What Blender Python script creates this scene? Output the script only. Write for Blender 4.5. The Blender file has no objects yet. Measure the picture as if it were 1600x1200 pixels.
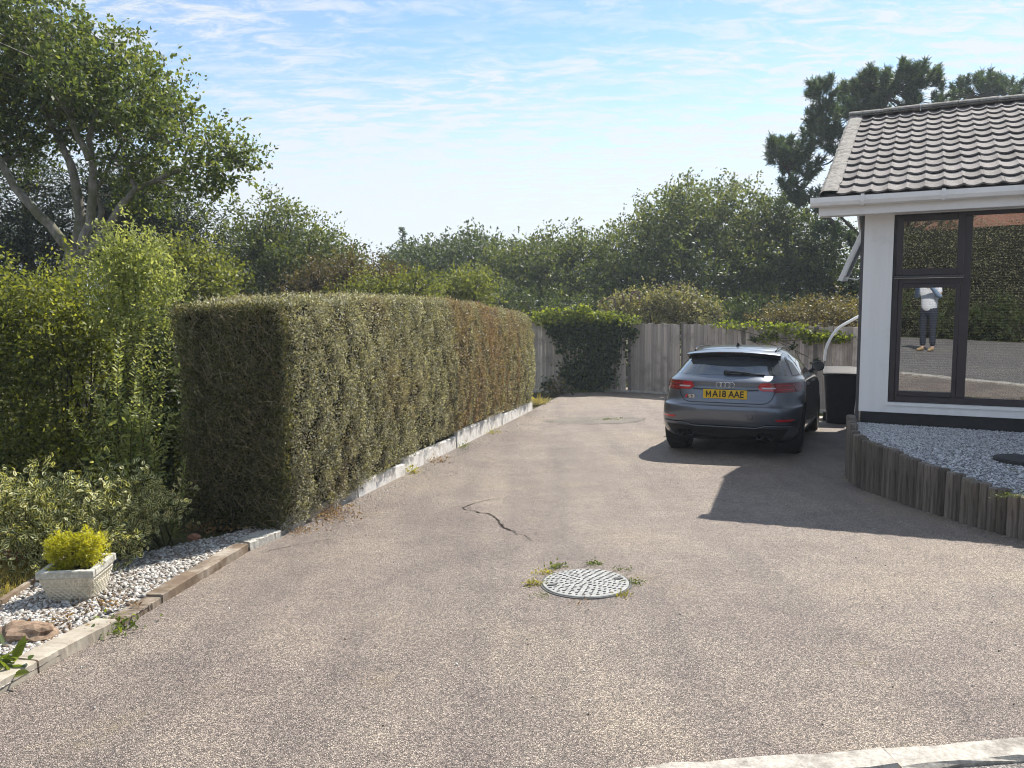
import bpy, bmesh, math, random
import numpy as np
from mathutils import Vector, Matrix

# ------------------------------------------------------------------ camera, sky, sun, exposure
sc = bpy.context.scene
COL = sc.collection
FPX, PITCH, ROLL, CAMZ = 1242.0, math.radians(7.0), math.radians(1.114), 1.6
CF = np.array([0, math.cos(PITCH), -math.sin(PITCH)])
_r0 = np.array([1.0, 0, 0]); _u0 = np.cross(_r0, CF)
CR = _r0*math.cos(ROLL) - _u0*math.sin(ROLL)
CU = _u0*math.cos(ROLL) + _r0*math.sin(ROLL)
CC = np.array([0, 0, CAMZ])
cam = bpy.data.cameras.new('camera'); cam.sensor_width = 36; cam.lens = FPX/1600*36
cam.clip_start = 0.02; cam.clip_end = 2000
camo = bpy.data.objects.new('camera', cam); COL.objects.link(camo)
camo.matrix_world = Matrix(((CR[0], CU[0], -CF[0], CC[0]), (CR[1], CU[1], -CF[1], CC[1]), (CR[2], CU[2], -CF[2], CC[2]), (0, 0, 0, 1)))
sc.camera = camo

SUN = Vector((0.57, 0.685, 1.0)).normalized()
SUN_EL = math.asin(SUN.z); SUN_AZ = math.atan2(SUN.x, SUN.y)
w = bpy.data.worlds.new('World'); sc.world = w; w.use_nodes = True
nt = w.node_tree; N = nt.nodes; L = nt.links
for n in list(N): N.remove(n)
def wn(t, **k):
    n = N.new(t)
    for a, b in k.items(): setattr(n, a, b)
    return n
sky = wn('ShaderNodeTexSky', sky_type='NISHITA', sun_disc=False, sun_elevation=SUN_EL, sun_rotation=SUN_AZ)
sky.air_density = 0.70; sky.dust_density = 0.1; sky.ozone_density = 0.9; sky.altitude = 50
tc = wn('ShaderNodeTexCoord'); sep = wn('ShaderNodeSeparateXYZ'); L.new(tc.outputs['Generated'], sep.inputs[0])
zz = wn('ShaderNodeMath', operation='ADD'); L.new(sep.outputs['Z'], zz.inputs[0]); zz.inputs[1].default_value = 0.10
zm = wn('ShaderNodeMath', operation='MAXIMUM'); L.new(zz.outputs[0], zm.inputs[0]); zm.inputs[1].default_value = 0.04
dv = wn('ShaderNodeVectorMath', operation='DIVIDE'); L.new(tc.outputs['Generated'], dv.inputs[0])
cmb = wn('ShaderNodeCombineXYZ')
for i in range(3): L.new(zm.outputs[0], cmb.inputs[i])
L.new(cmb.outputs[0], dv.inputs[1])
def cloud(scale, rot, stretch, detail, lo, hi, seed, rough=0.6):
    mp = wn('ShaderNodeMapping'); L.new(dv.outputs[0], mp.inputs[0])
    mp.inputs['Rotation'].default_value = (0, 0, math.radians(rot)); mp.inputs['Scale'].default_value = (stretch, 1, 0); mp.inputs['Location'].default_value = (seed, seed*1.7, 0)
    nz = wn('ShaderNodeTexNoise'); nz.inputs['Scale'].default_value = scale; nz.inputs['Detail'].default_value = detail; nz.inputs['Roughness'].default_value = rough; nz.inputs['Distortion'].default_value = 0.5
    L.new(mp.outputs[0], nz.inputs['Vector'])
    mr = wn('ShaderNodeMapRange', interpolation_type='SMOOTHSTEP'); mr.inputs['From Min'].default_value = lo; mr.inputs['From Max'].default_value = hi
    L.new(nz.outputs['Fac'], mr.inputs['Value']); return mr.outputs[0]
c1 = cloud(0.62, 18, 0.45, 6, 0.26, 0.60, 3.1)          # wide soft sheets of cirrus
c2 = cloud(10.5, -34, 0.46, 6, 0.40, 0.65, 9.4, 0.72)      # fine ripples inside them
mu = wn('ShaderNodeMath', operation='MULTIPLY_ADD'); L.new(c1, mu.inputs[0]); L.new(c2, mu.inputs[1]); mu.inputs[2].default_value = 0.0
m2 = wn('ShaderNodeMath', operation='MULTIPLY_ADD'); L.new(c1, m2.inputs[0]); m2.inputs[1].default_value = 0.18; L.new(mu.outputs[0], m2.inputs[2])
ve = wn('ShaderNodeMapRange', interpolation_type='SMOOTHSTEP'); L.new(sep.outputs['Z'], ve.inputs['Value'])     # the veil thickens towards the horizon
ve.inputs['From Min'].default_value = 0.30; ve.inputs['From Max'].default_value = -0.02; ve.inputs['To Min'].default_value = 0.0; ve.inputs['To Max'].default_value = 0.95
va = wn('ShaderNodeMath', operation='ADD'); L.new(m2.outputs[0], va.inputs[0]); L.new(ve.outputs[0], va.inputs[1])
m3 = wn('ShaderNodeMath', operation='MINIMUM'); L.new(va.outputs[0], m3.inputs[0]); m3.inputs[1].default_value = 0.93
mix = wn('ShaderNodeMix', data_type='RGBA'); L.new(m3.outputs[0], mix.inputs['Factor']); tin = wn('ShaderNodeMix', data_type='RGBA', blend_type='MULTIPLY'); tin.inputs['Factor'].default_value = 1.0; L.new(sky.outputs[0], tin.inputs['A']); tin.inputs['B'].default_value = (0.70, 0.80, 0.79, 1); L.new(tin.outputs['Result'], mix.inputs['A'])
mix.inputs['B'].default_value = (3.2, 3.35, 3.5, 1)
bg = wn('ShaderNodeBackground'); bg.inputs['Strength'].default_value = 0.113
L.new(mix.outputs['Result'], bg.inputs['Color'])
wo = wn('ShaderNodeOutputWorld'); L.new(bg.outputs[0], wo.inputs['Surface'])

sl = bpy.data.lights.new('sun', 'SUN'); sl.energy = 3.4; sl.angle = math.radians(0.53); sl.color = (1.0, 0.94, 0.84)
so = bpy.data.objects.new('sun', sl); COL.objects.link(so); so.rotation_euler = SUN.to_track_quat('Z', 'Y').to_euler(); so.location = (10, 12, 30)

sc.view_settings.view_transform = 'Standard'; sc.view_settings.look = 'None'; sc.view_settings.gamma = 1
sc.view_settings.exposure = 1.27; sc.view_settings.use_curve_mapping = False
sc.cycles.max_bounces = 4; sc.cycles.diffuse_bounces = 3; sc.cycles.glossy_bounces = 2; sc.cycles.transmission_bounces = 3; sc.cycles.transparent_max_bounces = 8; sc.cycles.volume_bounces = 0; sc.cycles.use_adaptive_sampling = True; sc.cycles.adaptive_threshold = 0.025
sc.cycles.sample_clamp_indirect = 6; sc.cycles.use_denoising = True; sc.cycles.pixel_filter_type = 'BLACKMAN_HARRIS'; sc.cycles.filter_width = 1.05; sc.cycles.caustics_reflective = False; sc.cycles.caustics_refractive = False

# ------------------------------------------------------------------ places: photograph measurements to real positions
SL = 0.062                                                # the drive falls away from the road
def sstep(a, b, x):
    t = np.clip((np.asarray(x, float)-a)/(b-a), 0, 1); return t*t*(3-2*t)
def ground(x, y):
    y = np.asarray(y, float); x = np.asarray(x, float)
    yy = np.where(y < 0.6, np.where(y < -0.6, 0.0, (y+0.6)**2/2.4), y)
    yy = np.where(yy > 24, 24+(yy-24)*0.25, yy)
    return -SL*yy - 0.2*sstep(5.0, 6.8, x)*sstep(11.5, 15.5, y)
def ray(px, py): return CF + (CR*(px-800) + CU*(600-py))/FPX
def at(px, py, y):                                        # a point seen at that pixel, y metres out
    d = ray(px, py); return CC + d*(y/d[1])
def gp(px, py, h=0.0):                                    # a point on the sloping drive
    d = ray(px, py); t = (CAMZ-h)/(-d[2]-SL*d[1]); p = CC + d*t
    return np.array([p[0], p[1], float(ground(p[0], p[1]))+h])
AZ = math.radians(27.09)
VV = np.array([math.sin(AZ), math.cos(AZ), 0]); UU = np.array([math.cos(AZ), -math.sin(AZ), 0])

# ------------------------------------------------------------------ object helpers
def obj(name, me, mat=None, parent=None, loc=None, rot=None, scale=None, smooth=False):
    if mat is not None and not me.materials: me.materials.append(mat)
    o = bpy.data.objects.new(name, me); COL.objects.link(o)
    if parent is not None: o.parent = parent
    if loc is not None: o.location = loc
    if rot is not None: o.rotation_euler = rot
    if scale is not None: o.scale = scale
    if smooth: me.polygons.foreach_set('use_smooth', [True]*len(me.polygons))
    return o
def tag(o, label=None, cat=None, group=None, kind=None):
    if label: o['label'] = label
    if cat: o['category'] = cat
    if group: o['group'] = group
    if kind: o['kind'] = kind
    return o
def thing(name, label, cat, loc=(0, 0, 0), rot=(0, 0, 0), group=None):
    o = bpy.data.objects.new(name, None); COL.objects.link(o); o.empty_display_size = 0.2
    o.location = loc; o.rotation_euler = rot
    return tag(o, label, cat, group)
class MB:
    """collects shapes into one mesh"""
    def __init__(s): s.v = []; s.f = []
    def add(s, v, f):
        b = len(s.v); s.v += [tuple(map(float, p)) for p in v]; s.f += [tuple(b+i for i in q) for q in f]; return s
    def box(s, lo, hi):
        x0, y0, z0 = lo; x1, y1, z1 = hi
        return s.add([(x0,y0,z0),(x1,y0,z0),(x1,y1,z0),(x0,y1,z0),(x0,y0,z1),(x1,y0,z1),(x1,y1,z1),(x0,y1,z1)],
                     [(0,3,2,1),(4,5,6,7),(0,1,5,4),(1,2,6,5),(2,3,7,6),(3,0,4,7)])
    def tube(s, pts, rad, seg=6, caps=True):
        pts = np.asarray(pts, float); n = len(pts); rad = np.broadcast_to(np.asarray(rad, float), (n,))
        T = np.gradient(pts, axis=0); T /= np.linalg.norm(T, axis=1)[:, None]+1e-9
        ref = np.array([0, 0, 1.0]) if abs(T[0][2]) < 0.9 else np.array([1.0, 0, 0])
        V = []; F = []
        for i in range(n):
            a = np.cross(T[i], ref); a /= np.linalg.norm(a)+1e-9; b = np.cross(T[i], a)
            for k in range(seg):
                q = 2*math.pi*k/seg; V.append(pts[i]+rad[i]*(a*math.cos(q)+b*math.sin(q)))
        for i in range(n-1):
            for k in range(seg):
                F.append((i*seg+k, i*seg+(k+1) % seg, (i+1)*seg+(k+1) % seg, (i+1)*seg+k))
        if caps: F.append(tuple(range(seg))[::-1]); F.append(tuple((n-1)*seg+k for k in range(seg)))
        return s.add(V, F)
    def lathe(s, prof, axis=2, seg=24, c=(0, 0, 0)):      # prof: (radius, along)
        V = []; F = []; n = len(prof)
        for r, h in prof:
            for k in range(seg):
                q = 2*math.pi*k/seg; p = [r*math.cos(q), r*math.sin(q), h]
                p = p if axis == 2 else ([p[2], p[0], p[1]] if axis == 0 else [p[1], p[2], p[0]])
                V.append((p[0]+c[0], p[1]+c[1], p[2]+c[2]))
        for i in range(n-1):
            for k in range(seg): F.append((i*seg+k, i*seg+(k+1) % seg, (i+1)*seg+(k+1) % seg, (i+1)*seg+k))
        if prof[0][0] > 1e-4: F.append(tuple(range(seg))[::-1])
        if prof[-1][0] > 1e-4: F.append(tuple((n-1)*seg+k for k in range(seg)))
        return s.add(V, F)
    def grid(s, P):                                        # P[i][j] points
        n = len(P); m = len(P[0])
        return s.add([p for r in P for p in r], [(i*m+j, i*m+j+1, (i+1)*m+j+1, (i+1)*m+j) for i in range(n-1) for j in range(m-1)])
    def mesh(s, name='mesh', merge=False):
        me = bpy.data.meshes.new(name); me.from_pydata(s.v, [], s.f); me.update()
        bm = bmesh.new(); bm.from_mesh(me)
        if merge: bmesh.ops.remove_doubles(bm, verts=bm.verts, dist=1e-5)
        bmesh.ops.recalc_face_normals(bm, faces=bm.faces); bm.to_mesh(me); bm.free()
        return me
    def build(s, name, mat, parent=None, smooth=False, bevel=0.0, merge=False, **k):
        me = s.mesh(name, merge)
        if bevel:
            bm = bmesh.new(); bm.from_mesh(me); bmesh.ops.bevel(bm, geom=list(bm.edges), offset=bevel, segments=1, affect='EDGES', profile=0.6)
            bm.to_mesh(me); bm.free()
        return obj(name, me, mat, parent, smooth=smooth, **k)
def np_mesh(name, V, F, uv=None):
    """V (n,3), F (m,k) index array; fast"""
    me = bpy.data.meshes.new(name); V = np.ascontiguousarray(V, np.float32); F = np.ascontiguousarray(F, np.int32); m, k = F.shape
    me.vertices.add(len(V)); me.vertices.foreach_set('co', V.ravel())
    me.loops.add(m*k); me.loops.foreach_set('vertex_index', F.ravel())
    me.polygons.add(m); me.polygons.foreach_set('loop_start', np.arange(0, m*k, k, dtype=np.int32))
    if uv is not None:
        l = me.uv_layers.new(name='uv'); l.data.foreach_set('uv', np.ascontiguousarray(uv[F.ravel()], np.float32).ravel())
    me.update(calc_edges=True); return me

# ------------------------------------------------------------------ materials
class M:
    def __init__(s, name):
        s.m = bpy.data.materials.new(name); s.m.use_nodes = True; s.t = s.m.node_tree; s.t.nodes.clear()
        s.out = s.n('ShaderNodeOutputMaterial')
    def n(s, t, **k):
        x = s.t.nodes.new(t)
        for a, b in k.items(): setattr(x, a, b)
        return x
    def l(s, a, b): s.t.links.new(a, b)
    def co(s, which='Object', scale=(1, 1, 1), rot=(0, 0, 0)):
        tc = s.n('ShaderNodeTexCoord'); mp = s.n('ShaderNodeMapping'); mp.inputs['Scale'].default_value = scale; mp.inputs['Rotation'].default_value = rot
        s.l(tc.outputs[which], mp.inputs[0]); return mp.outputs[0]
    def world(s, scale=(1, 1, 1)):
        g_ = s.n('ShaderNodeNewGeometry'); mp = s.n('ShaderNodeMapping'); mp.inputs['Scale'].default_value = scale; s.l(g_.outputs['Position'], mp.inputs[0]); return mp.outputs[0]
    def noise(s, v, scale, detail=4, rough=0.55, dist=0.0, out='Fac'):
        x = s.n('ShaderNodeTexNoise'); x.inputs['Scale'].default_value = scale; x.inputs['Detail'].default_value = detail; x.inputs['Roughness'].default_value = rough; x.inputs['Distortion'].default_value = dist
        s.l(v, x.inputs['Vector']); return x.outputs[out]
    def voro(s, v, scale, out='Distance', feature='F1', rnd=1.0):
        x = s.n('ShaderNodeTexVoronoi', feature=feature); x.inputs['Scale'].default_value = scale; x.inputs['Randomness'].default_value = rnd
        s.l(v, x.inputs['Vector']); return x.outputs[out]
    def ramp(s, fac, stops, interp='LINEAR'):
        x = s.n('ShaderNodeValToRGB'); x.color_ramp.interpolation = interp; e = x.color_ramp.elements
        while len(e) < len(stops): e.new(0.5)
        for a, (p, c) in zip(e, stops): a.position = p; a.color = (c, c, c, 1) if isinstance(c, (int, float)) else (*c, 1)
        s.l(fac, x.inputs[0]); return x.outputs[0]
    def mix(s, a, b, fac, mode='MIX'):
        x = s.n('ShaderNodeMix', data_type='RGBA', blend_type=mode)
        for sock, val in (('Factor', fac), ('A', a), ('B', b)):
            if hasattr(val, 'is_linked') or isinstance(val, bpy.types.NodeSocket): s.l(val, x.inputs[sock])
            elif isinstance(val, (int, float)): x.inputs[sock].default_value = val if sock == 'Factor' else (val, val, val, 1)
            else: x.inputs[sock].default_value = (*val, 1)
        return x.outputs['Result']
    def math(s, op, a, b=0.0, c=None):
        x = s.n('ShaderNodeMath', operation=op)
        for i, val in enumerate((a, b) if c is None else (a, b, c)):
            if isinstance(val, bpy.types.NodeSocket): s.l(val, x.inputs[i])
            else: x.inputs[i].default_value = val
        return x.outputs[0]
    def bump(s, h, strength=0.5, dist=0.01, nrm=None):
        x = s.n('ShaderNodeBump'); x.inputs['Strength'].default_value = strength; x.inputs['Distance'].default_value = dist; s.l(h, x.inputs['Height'])
        if nrm is not None: s.l(nrm, x.inputs['Normal'])
        return x.outputs[0]
    def p(s, base, rough=0.7, metal=0.0, spec=0.5, normal=None, coat=0.0, **kw):
        x = s.n('ShaderNodeBsdfPrincipled')
        for sock, val in (('Base Color', base), ('Roughness', rough), ('Metallic', metal), ('Specular IOR Level', spec), ('Coat Weight', coat)):
            if isinstance(val, bpy.types.NodeSocket): s.l(val, x.inputs[sock])
            elif isinstance(val, (int, float)) and sock != 'Base Color': x.inputs[sock].default_value = val
            elif isinstance(val, (int, float)): x.inputs[sock].default_value = (val, val, val, 1)
            else: x.inputs[sock].default_value = (*val, 1)
        for k_, v_ in kw.items(): x.inputs[k_].default_value = v_
        if normal is not None: s.l(normal, x.inputs['Normal'])
        return x.outputs[0]
    def done(s, sh): s.l(sh, s.out.inputs['Surface']); return s.m

def plain(name, col, rough=0.6, var=0.12, scale=6, metal=0.0, spec=0.5, bump=0.0, bscale=60, coat=0.0):
    m = M(name); v = m.co(); nz = m.noise(v, scale, 5)
    c = m.ramp(nz, [(0.3, tuple(x*(1-var) for x in col)), (0.7, tuple(min(1, x*(1+var)) for x in col))])
    nr = m.bump(m.noise(v, bscale, 4), bump, 0.005) if bump else None
    return m.done(m.p(c, rough, metal, spec, nr, coat))

def leafmat(name, cols, trans=0.35, tcol=None, rough=0.52, spec=0.34, patch=None, patch_scale=0.6, uvedge=None, dry=None):
    """cols: darkest, middle, lightest leaf colour; random per leaf, drifting slowly over the plant"""
    m = M(name); g_ = m.n('ShaderNodeNewGeometry'); v = m.world()
    k = m.math('MULTIPLY_ADD', g_.outputs['Random Per Island'], 0.65, m.math('MULTIPLY', m.noise(v, 1.3, 3), 0.35))
    c = m.ramp(k, [(0.12, cols[0]), (0.5, cols[1]), (0.9, cols[2])])
    if patch is not None:
        pf = m.ramp(m.noise(v, patch_scale, 4, 0.6), [(patch[1], 0.0), (patch[2], 1.0)])
        pf2 = m.math('MULTIPLY', pf, m.ramp(g_.outputs['Random Per Island'], [(0.1, 1.0), (0.95, 0.35)]))
        c = m.mix(c, patch[0], pf2)
    if dry is not None:                                    # stretches of a hedge that have died back: (colour, from y, to y)
        sx = m.n('ShaderNodeSeparateXYZ'); m.l(v, sx.inputs[0])
        def rng_(a, b): r = m.n('ShaderNodeMapRange', interpolation_type='SMOOTHSTEP'); r.inputs['From Min'].default_value = a; r.inputs['From Max'].default_value = b; m.l(sx.outputs['Y'], r.inputs['Value']); return r.outputs[0]
        st = m.ramp(m.noise(m.world((3.5, 3.5, 0.45)), 1.0, 4, 0.6), [(0.38, 0.0), (0.60, 1.0)])
        f_ = m.math('MULTIPLY', m.math('MULTIPLY', rng_(dry[1], dry[1]+1.6), rng_(dry[2], dry[2]-1.3)), m.math('MULTIPLY', st, 0.85))
        c = m.mix(c, m.mix(dry[0], m.ramp(g_.outputs['Random Per Island'], [(0.0, 0.45), (1.0, 1.5)]), 1.0, 'MULTIPLY'), f_)
    if uvedge is not None:
        uv = m.n('ShaderNodeUVMap'); s2 = m.n('ShaderNodeSeparateXYZ'); m.l(uv.outputs[0], s2.inputs[0])
        a = m.math('ABSOLUTE', m.math('SUBTRACT', s2.outputs['Y'], 0.5)); b = m.math('ABSOLUTE', m.math('SUBTRACT', s2.outputs['X'], 0.5))
        d_ = m.math('ADD', m.math('MULTIPLY', a, 1.9), m.math('POWER', m.math('MULTIPLY', b, 1.75), 3.0))
        jit = m.math('MULTIPLY_ADD', g_.outputs['Random Per Island'], 0.25, -0.1)
        e = m.ramp(m.math('ADD', d_, jit), [(0.42, 0.0), (0.55, 1.0)])
        c = m.mix(c, uvedge, e)
    pr = m.p(c, rough, 0, spec)
    tr = m.n('ShaderNodeBsdfTranslucent'); tc_ = m.mix(c, tcol or (1.0, 0.95, 0.35), 1.0, 'MULTIPLY'); m.l(m.mix(tc_, 2.2, 1.0, 'MULTIPLY'), tr.inputs['Color'])
    mx = m.n('ShaderNodeMixShader'); mx.inputs[0].default_value = trans; m.l(pr, mx.inputs[1]); m.l(tr.outputs[0], mx.inputs[2])
    return m.done(mx.outputs[0])

def bark(name, a, b, moss=None):
    m = M(name); v = m.world((1, 1, 0.35)); nz = m.noise(v, 14, 6, 0.65); vw = m.world()
    c = m.ramp(nz, [(0.3, a), (0.68, b)])
    if moss: c = m.mix(c, moss, m.ramp(m.noise(vw, 4, 4), [(0.45, 0.0), (0.62, 0.8)]))
    return m.done(m.p(c, 0.9, normal=m.bump(nz, 0.7, 0.02), spec=0.2))

def asphalt_mat(name, dark, mid, light, cell, patchy=True, lift=1.0):
    m = M(name); v = m.world(); pass
    big = m.noise(v, 0.45, 3, 0.6); mid_n = m.noise(v, 2.6, 3, 0.7)
    x = m.n('ShaderNodeTexVoronoi', feature='F1'); x.inputs['Scale'].default_value = cell; m.l(v, x.inputs['Vector'])
    sp = m.n('ShaderNodeSeparateColor'); m.l(x.outputs['Color'], sp.inputs[0])
    base = m.ramp(sp.outputs[0], [(0.0, dark), (0.30, tuple(0.5*(p_+q) for p_, q in zip(dark, mid))), (0.55, mid), (0.85, light), (1.0, tuple(min(1, q*1.35) for q in light))])
    gap = m.ramp(x.outputs['Distance'], [(0.35, 1.0), (0.75, 0.24)])
    c = m.mix(base, gap, 0.85, 'MULTIPLY')
    c = m.mix(c, m.ramp(big, [(0.30, (0.84, 0.81, 0.82)), (0.52, (1.0, 0.99, 0.97)), (0.70, (1.10, 1.08, 1.00))]), 1.0, 'MULTIPLY')
    if patchy:
        c = m.mix(c, m.ramp(mid_n, [(0.35, (0.86, 0.84, 0.85)), (0.62, (1.06, 1.05, 1.02))]), 1.0, 'MULTIPLY')
        lich = m.ramp(m.noise(v, 1.1, 4, 0.75), [(0.58, 0.0), (0.74, 0.25)])
        c = m.mix(c, (0.52, 0.42, 0.17), m.math('MULTIPLY', lich, m.ramp(sp.outputs[1], [(0.4, 0.0), (0.7, 1.0)])))
        tr_ = m.co('Object', (2.6, 0.22, 1), (0, 0, math.radians(-14)))                       # faint wheel tracks running up the drive
        c = m.mix(c, m.ramp(m.noise(tr_, 1.0, 2, 0.5), [(0.36, (0.86, 0.85, 0.86)), (0.56, (1.04, 1.03, 1.01))]), 1.0, 'MULTIPLY')
        oil = m.ramp(m.noise(v, 0.9, 3, 0.75, 1.5), [(0.66, 0.0), (0.78, 0.32)]); c = m.mix(c, (0.07, 0.06, 0.06), oil)
        spot = m.ramp(m.voro(v, 2.3), [(0.012, 1.0), (0.02, 0.0)])
        c = m.mix(c, (0.02, 0.02, 0.02), m.math('MULTIPLY', spot, 0.8))
    h = m.math('MULTIPLY_ADD', x.outputs['Distance'], -1.0, m.math('MULTIPLY', sp.outputs[2], 0.5))
    nb = m.bump(h, 0.9, 0.006)
    return m.done(m.p(c, 0.64, 0, 0.45, nb))

def wood_mat(name, a, b, scale=(14, 14, 1.2), stain=None, obj_rand=0.25, co='Object'):
    m = M(name); v = m.co(co, scale); vv = m.co(co); nz = m.noise(v, 2.2, 6, 0.65, 0.6)
    oi = m.n('ShaderNodeObjectInfo'); c = m.ramp(nz, [(0.25, a), (0.75, b)])
    c = m.mix(c, m.ramp(oi.outputs['Random'], [(0, 1-obj_rand), (1, 1+obj_rand)]), 1.0, 'MULTIPLY')
    if stain: c = m.mix(c, stain, m.ramp(m.noise(m.world(), 2.4, 5, 0.65), [(0.48, 0.0), (0.68, 0.75)]))
    return m.done(m.p(c, 0.88, 0, 0.2, m.bump(nz, 0.55, 0.006)))

MAT = {}
MAT['drive'] = asphalt_mat('drive tarmac', (0.115, 0.096, 0.09), (0.315, 0.267, 0.237), (0.54, 0.465, 0.405), 185)
MAT['patch'] = asphalt_mat('patched tarmac', (0.06, 0.055, 0.05), (0.22, 0.195, 0.17), (0.42, 0.38, 0.32), 150)
MAT['road'] = asphalt_mat('road asphalt', (0.07, 0.065, 0.062), (0.22, 0.205, 0.195), (0.42, 0.39, 0.37), 90, False)
MAT['crack'] = plain('crack', (0.045, 0.038, 0.034), 1.0, 0.5, 60, spec=0.0)
def gravel_mat(name, a, b, c_, cell):
    m = M(name); v = m.world(); x = m.n('ShaderNodeTexVoronoi', feature='F1'); x.inputs['Scale'].default_value = cell; m.l(v, x.inputs['Vector'])
    sp = m.n('ShaderNodeSeparateColor'); m.l(x.outputs['Color'], sp.inputs[0])
    c = m.ramp(sp.outputs[0], [(0, a), (0.5, b), (1, c_)]); c = m.mix(c, m.ramp(x.outputs['Distance'], [(0.3, 1.0), (0.8, 0.12)]), 1, 'MULTIPLY')
    return m.done(m.p(c, 0.8, normal=m.bump(m.math('MULTIPLY', x.outputs['Distance'], -1.0), 1.0, 0.02), spec=0.3))
MAT['gravel'] = gravel_mat('gravel bed', (0.20, 0.20, 0.22), (0.46, 0.47, 0.50), (0.74, 0.75, 0.78), 48)
MAT['shingle'] = gravel_mat('shingle', (0.20, 0.17, 0.14), (0.40, 0.37, 0.33), (0.7, 0.68, 0.64), 38)
def stone_mat(name, stops):
    m = M(name); g_ = m.n('ShaderNodeNewGeometry'); c = m.ramp(g_.outputs['Random Per Island'], stops)
    c = m.mix(c, m.ramp(m.noise(m.world(), 60, 3), [(0.3, 0.8), (0.7, 1.1)]), 1, 'MULTIPLY'); return m.done(m.p(c, 0.75, spec=0.3))
MAT['pebble'] = stone_mat('pebbles', [(0.0, (0.16, 0.11, 0.075)), (0.22, (0.25, 0.22, 0.19)), (0.6, (0.42, 0.40, 0.375)), (1.0, (0.68, 0.66, 0.63))])
MAT['chip'] = stone_mat('slate chippings', [(0.0, (0.20, 0.20, 0.22)), (0.4, (0.48, 0.49, 0.52)), (0.85, (0.66, 0.67, 0.70)), (1.0, (0.82, 0.82, 0.84))])
def soil():
    m = M('grass and soil'); v = m.world(); a = m.noise(v, 1.2, 6, 0.65); b = m.noise(v, 40, 5)
    c = m.ramp(b, [(0.3, (0.035, 0.028, 0.018)), (0.7, (0.10, 0.085, 0.05))]); gr = m.ramp(b, [(0.3, (0.035, 0.05, 0.015)), (0.7, (0.13, 0.13, 0.04))])
    return m.done(m.p(m.mix(c, gr, m.ramp(a, [(0.4, 0.0), (0.6, 1.0)])), 0.95, spec=0.1, normal=m.bump(b, 0.8, 0.03)))
MAT['soil'] = soil()
def concrete(name, a, b, dirt=(0.10, 0.09, 0.07), amt=0.7):
    m = M(name); v = m.world(); n1 = m.noise(v, 7, 7, 0.7); n2 = m.noise(v, 45, 5, 0.7)
    c = m.ramp(n2, [(0.3, a), (0.7, b)]); c = m.mix(c, dirt, m.ramp(n1, [(0.48, 0.0), (0.68, amt)]))
    return m.done(m.p(c, 0.88, normal=m.bump(n2, 0.6, 0.006), spec=0.25))
MAT['concrete'] = concrete('worn concrete', (0.36, 0.34, 0.30), (0.62, 0.60, 0.55))
MAT['kerb'] = concrete('pale kerb concrete', (0.30, 0.275, 0.24), (0.56, 0.53, 0.48), (0.15, 0.13, 0.11), 0.8)
MAT['whiteboard'] = concrete('flaking white painted board', (0.62, 0.60, 0.57), (0.84, 0.83, 0.80), (0.28, 0.24, 0.19), 0.7)
MAT['planter'] = concrete('planter stone', (0.66, 0.60, 0.47), (0.82, 0.77, 0.65), (0.30, 0.27, 0.19), 0.45)
MAT['lichen_stone'] = concrete('planter rim stone', (0.34, 0.33, 0.28), (0.70, 0.68, 0.61), (0.16, 0.15, 0.12), 0.6)
MAT['rock'] = concrete('brown rock', (0.20, 0.13, 0.09), (0.38, 0.28, 0.2), (0.08, 0.05, 0.03), 0.8)
MAT['brick'] = concrete('old brick', (0.30, 0.13, 0.08), (0.42, 0.22, 0.14), (0.1, 0.06, 0.04), 0.6)
MAT['sleeper'] = wood_mat('weathered sleeper', (0.07, 0.05, 0.035), (0.24, 0.18, 0.13), (3, 3, 3), (0.50, 0.46, 0.40))
MAT['palesleeper'] = wood_mat('bleached timber', (0.22, 0.185, 0.145), (0.48, 0.44, 0.37), (3, 3, 3), (0.14, 0.11, 0.08))
MAT['log'] = wood_mat('log post', (0.055, 0.045, 0.04), (0.26, 0.225, 0.195), (22, 22, 1.4), (0.13, 0.12, 0.08), 0.4)
MAT['fence'] = wood_mat('grey fence board', (0.33, 0.28, 0.255), (0.60, 0.54, 0.49), (16, 16, 0.9), (0.25, 0.215, 0.19), 0.3)
MAT['post'] = plain('fence post', (0.16, 0.14, 0.13), 0.9)
def render_mat():
    m = M('white painted render'); v = m.world(); fine = m.noise(v, 90, 4, 0.7); st = m.noise(m.world((7, 7, 0.5)), 1.0, 4, 0.65); bl = m.noise(v, 2.2, 5, 0.65)
    c = m.mix((0.88, 0.88, 0.88), m.ramp(st, [(0.42, (0.95, 0.945, 0.935)), (0.60, (1, 1, 1))]), 1.0, 'MULTIPLY'); c = m.mix(c, (0.66, 0.64, 0.60), m.ramp(bl, [(0.60, 0.0), (0.74, 0.5)]))
    return m.done(m.p(c, 0.85, normal=m.bump(fine, 0.35, 0.004), spec=0.25))
MAT['render'] = render_mat() if True else concrete('white render', (0.84, 0.84, 0.84), (0.88, 0.88, 0.88), (0.74, 0.73, 0.71), 0.3)
MAT['upvc'] = plain('white plastic', (0.86, 0.86, 0.86), 0.35, 0.03)
MAT['plinth'] = plain('black plinth paint', (0.016, 0.015, 0.017), 0.55, 0.3, 20, bump=0.3)
MAT['frame'] = plain('dark brown window frame', (0.040, 0.034, 0.040), 0.32, 0.1)
MAT['trim'] = plain('dark grey strip', (0.08, 0.078, 0.085), 0.6)
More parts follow.
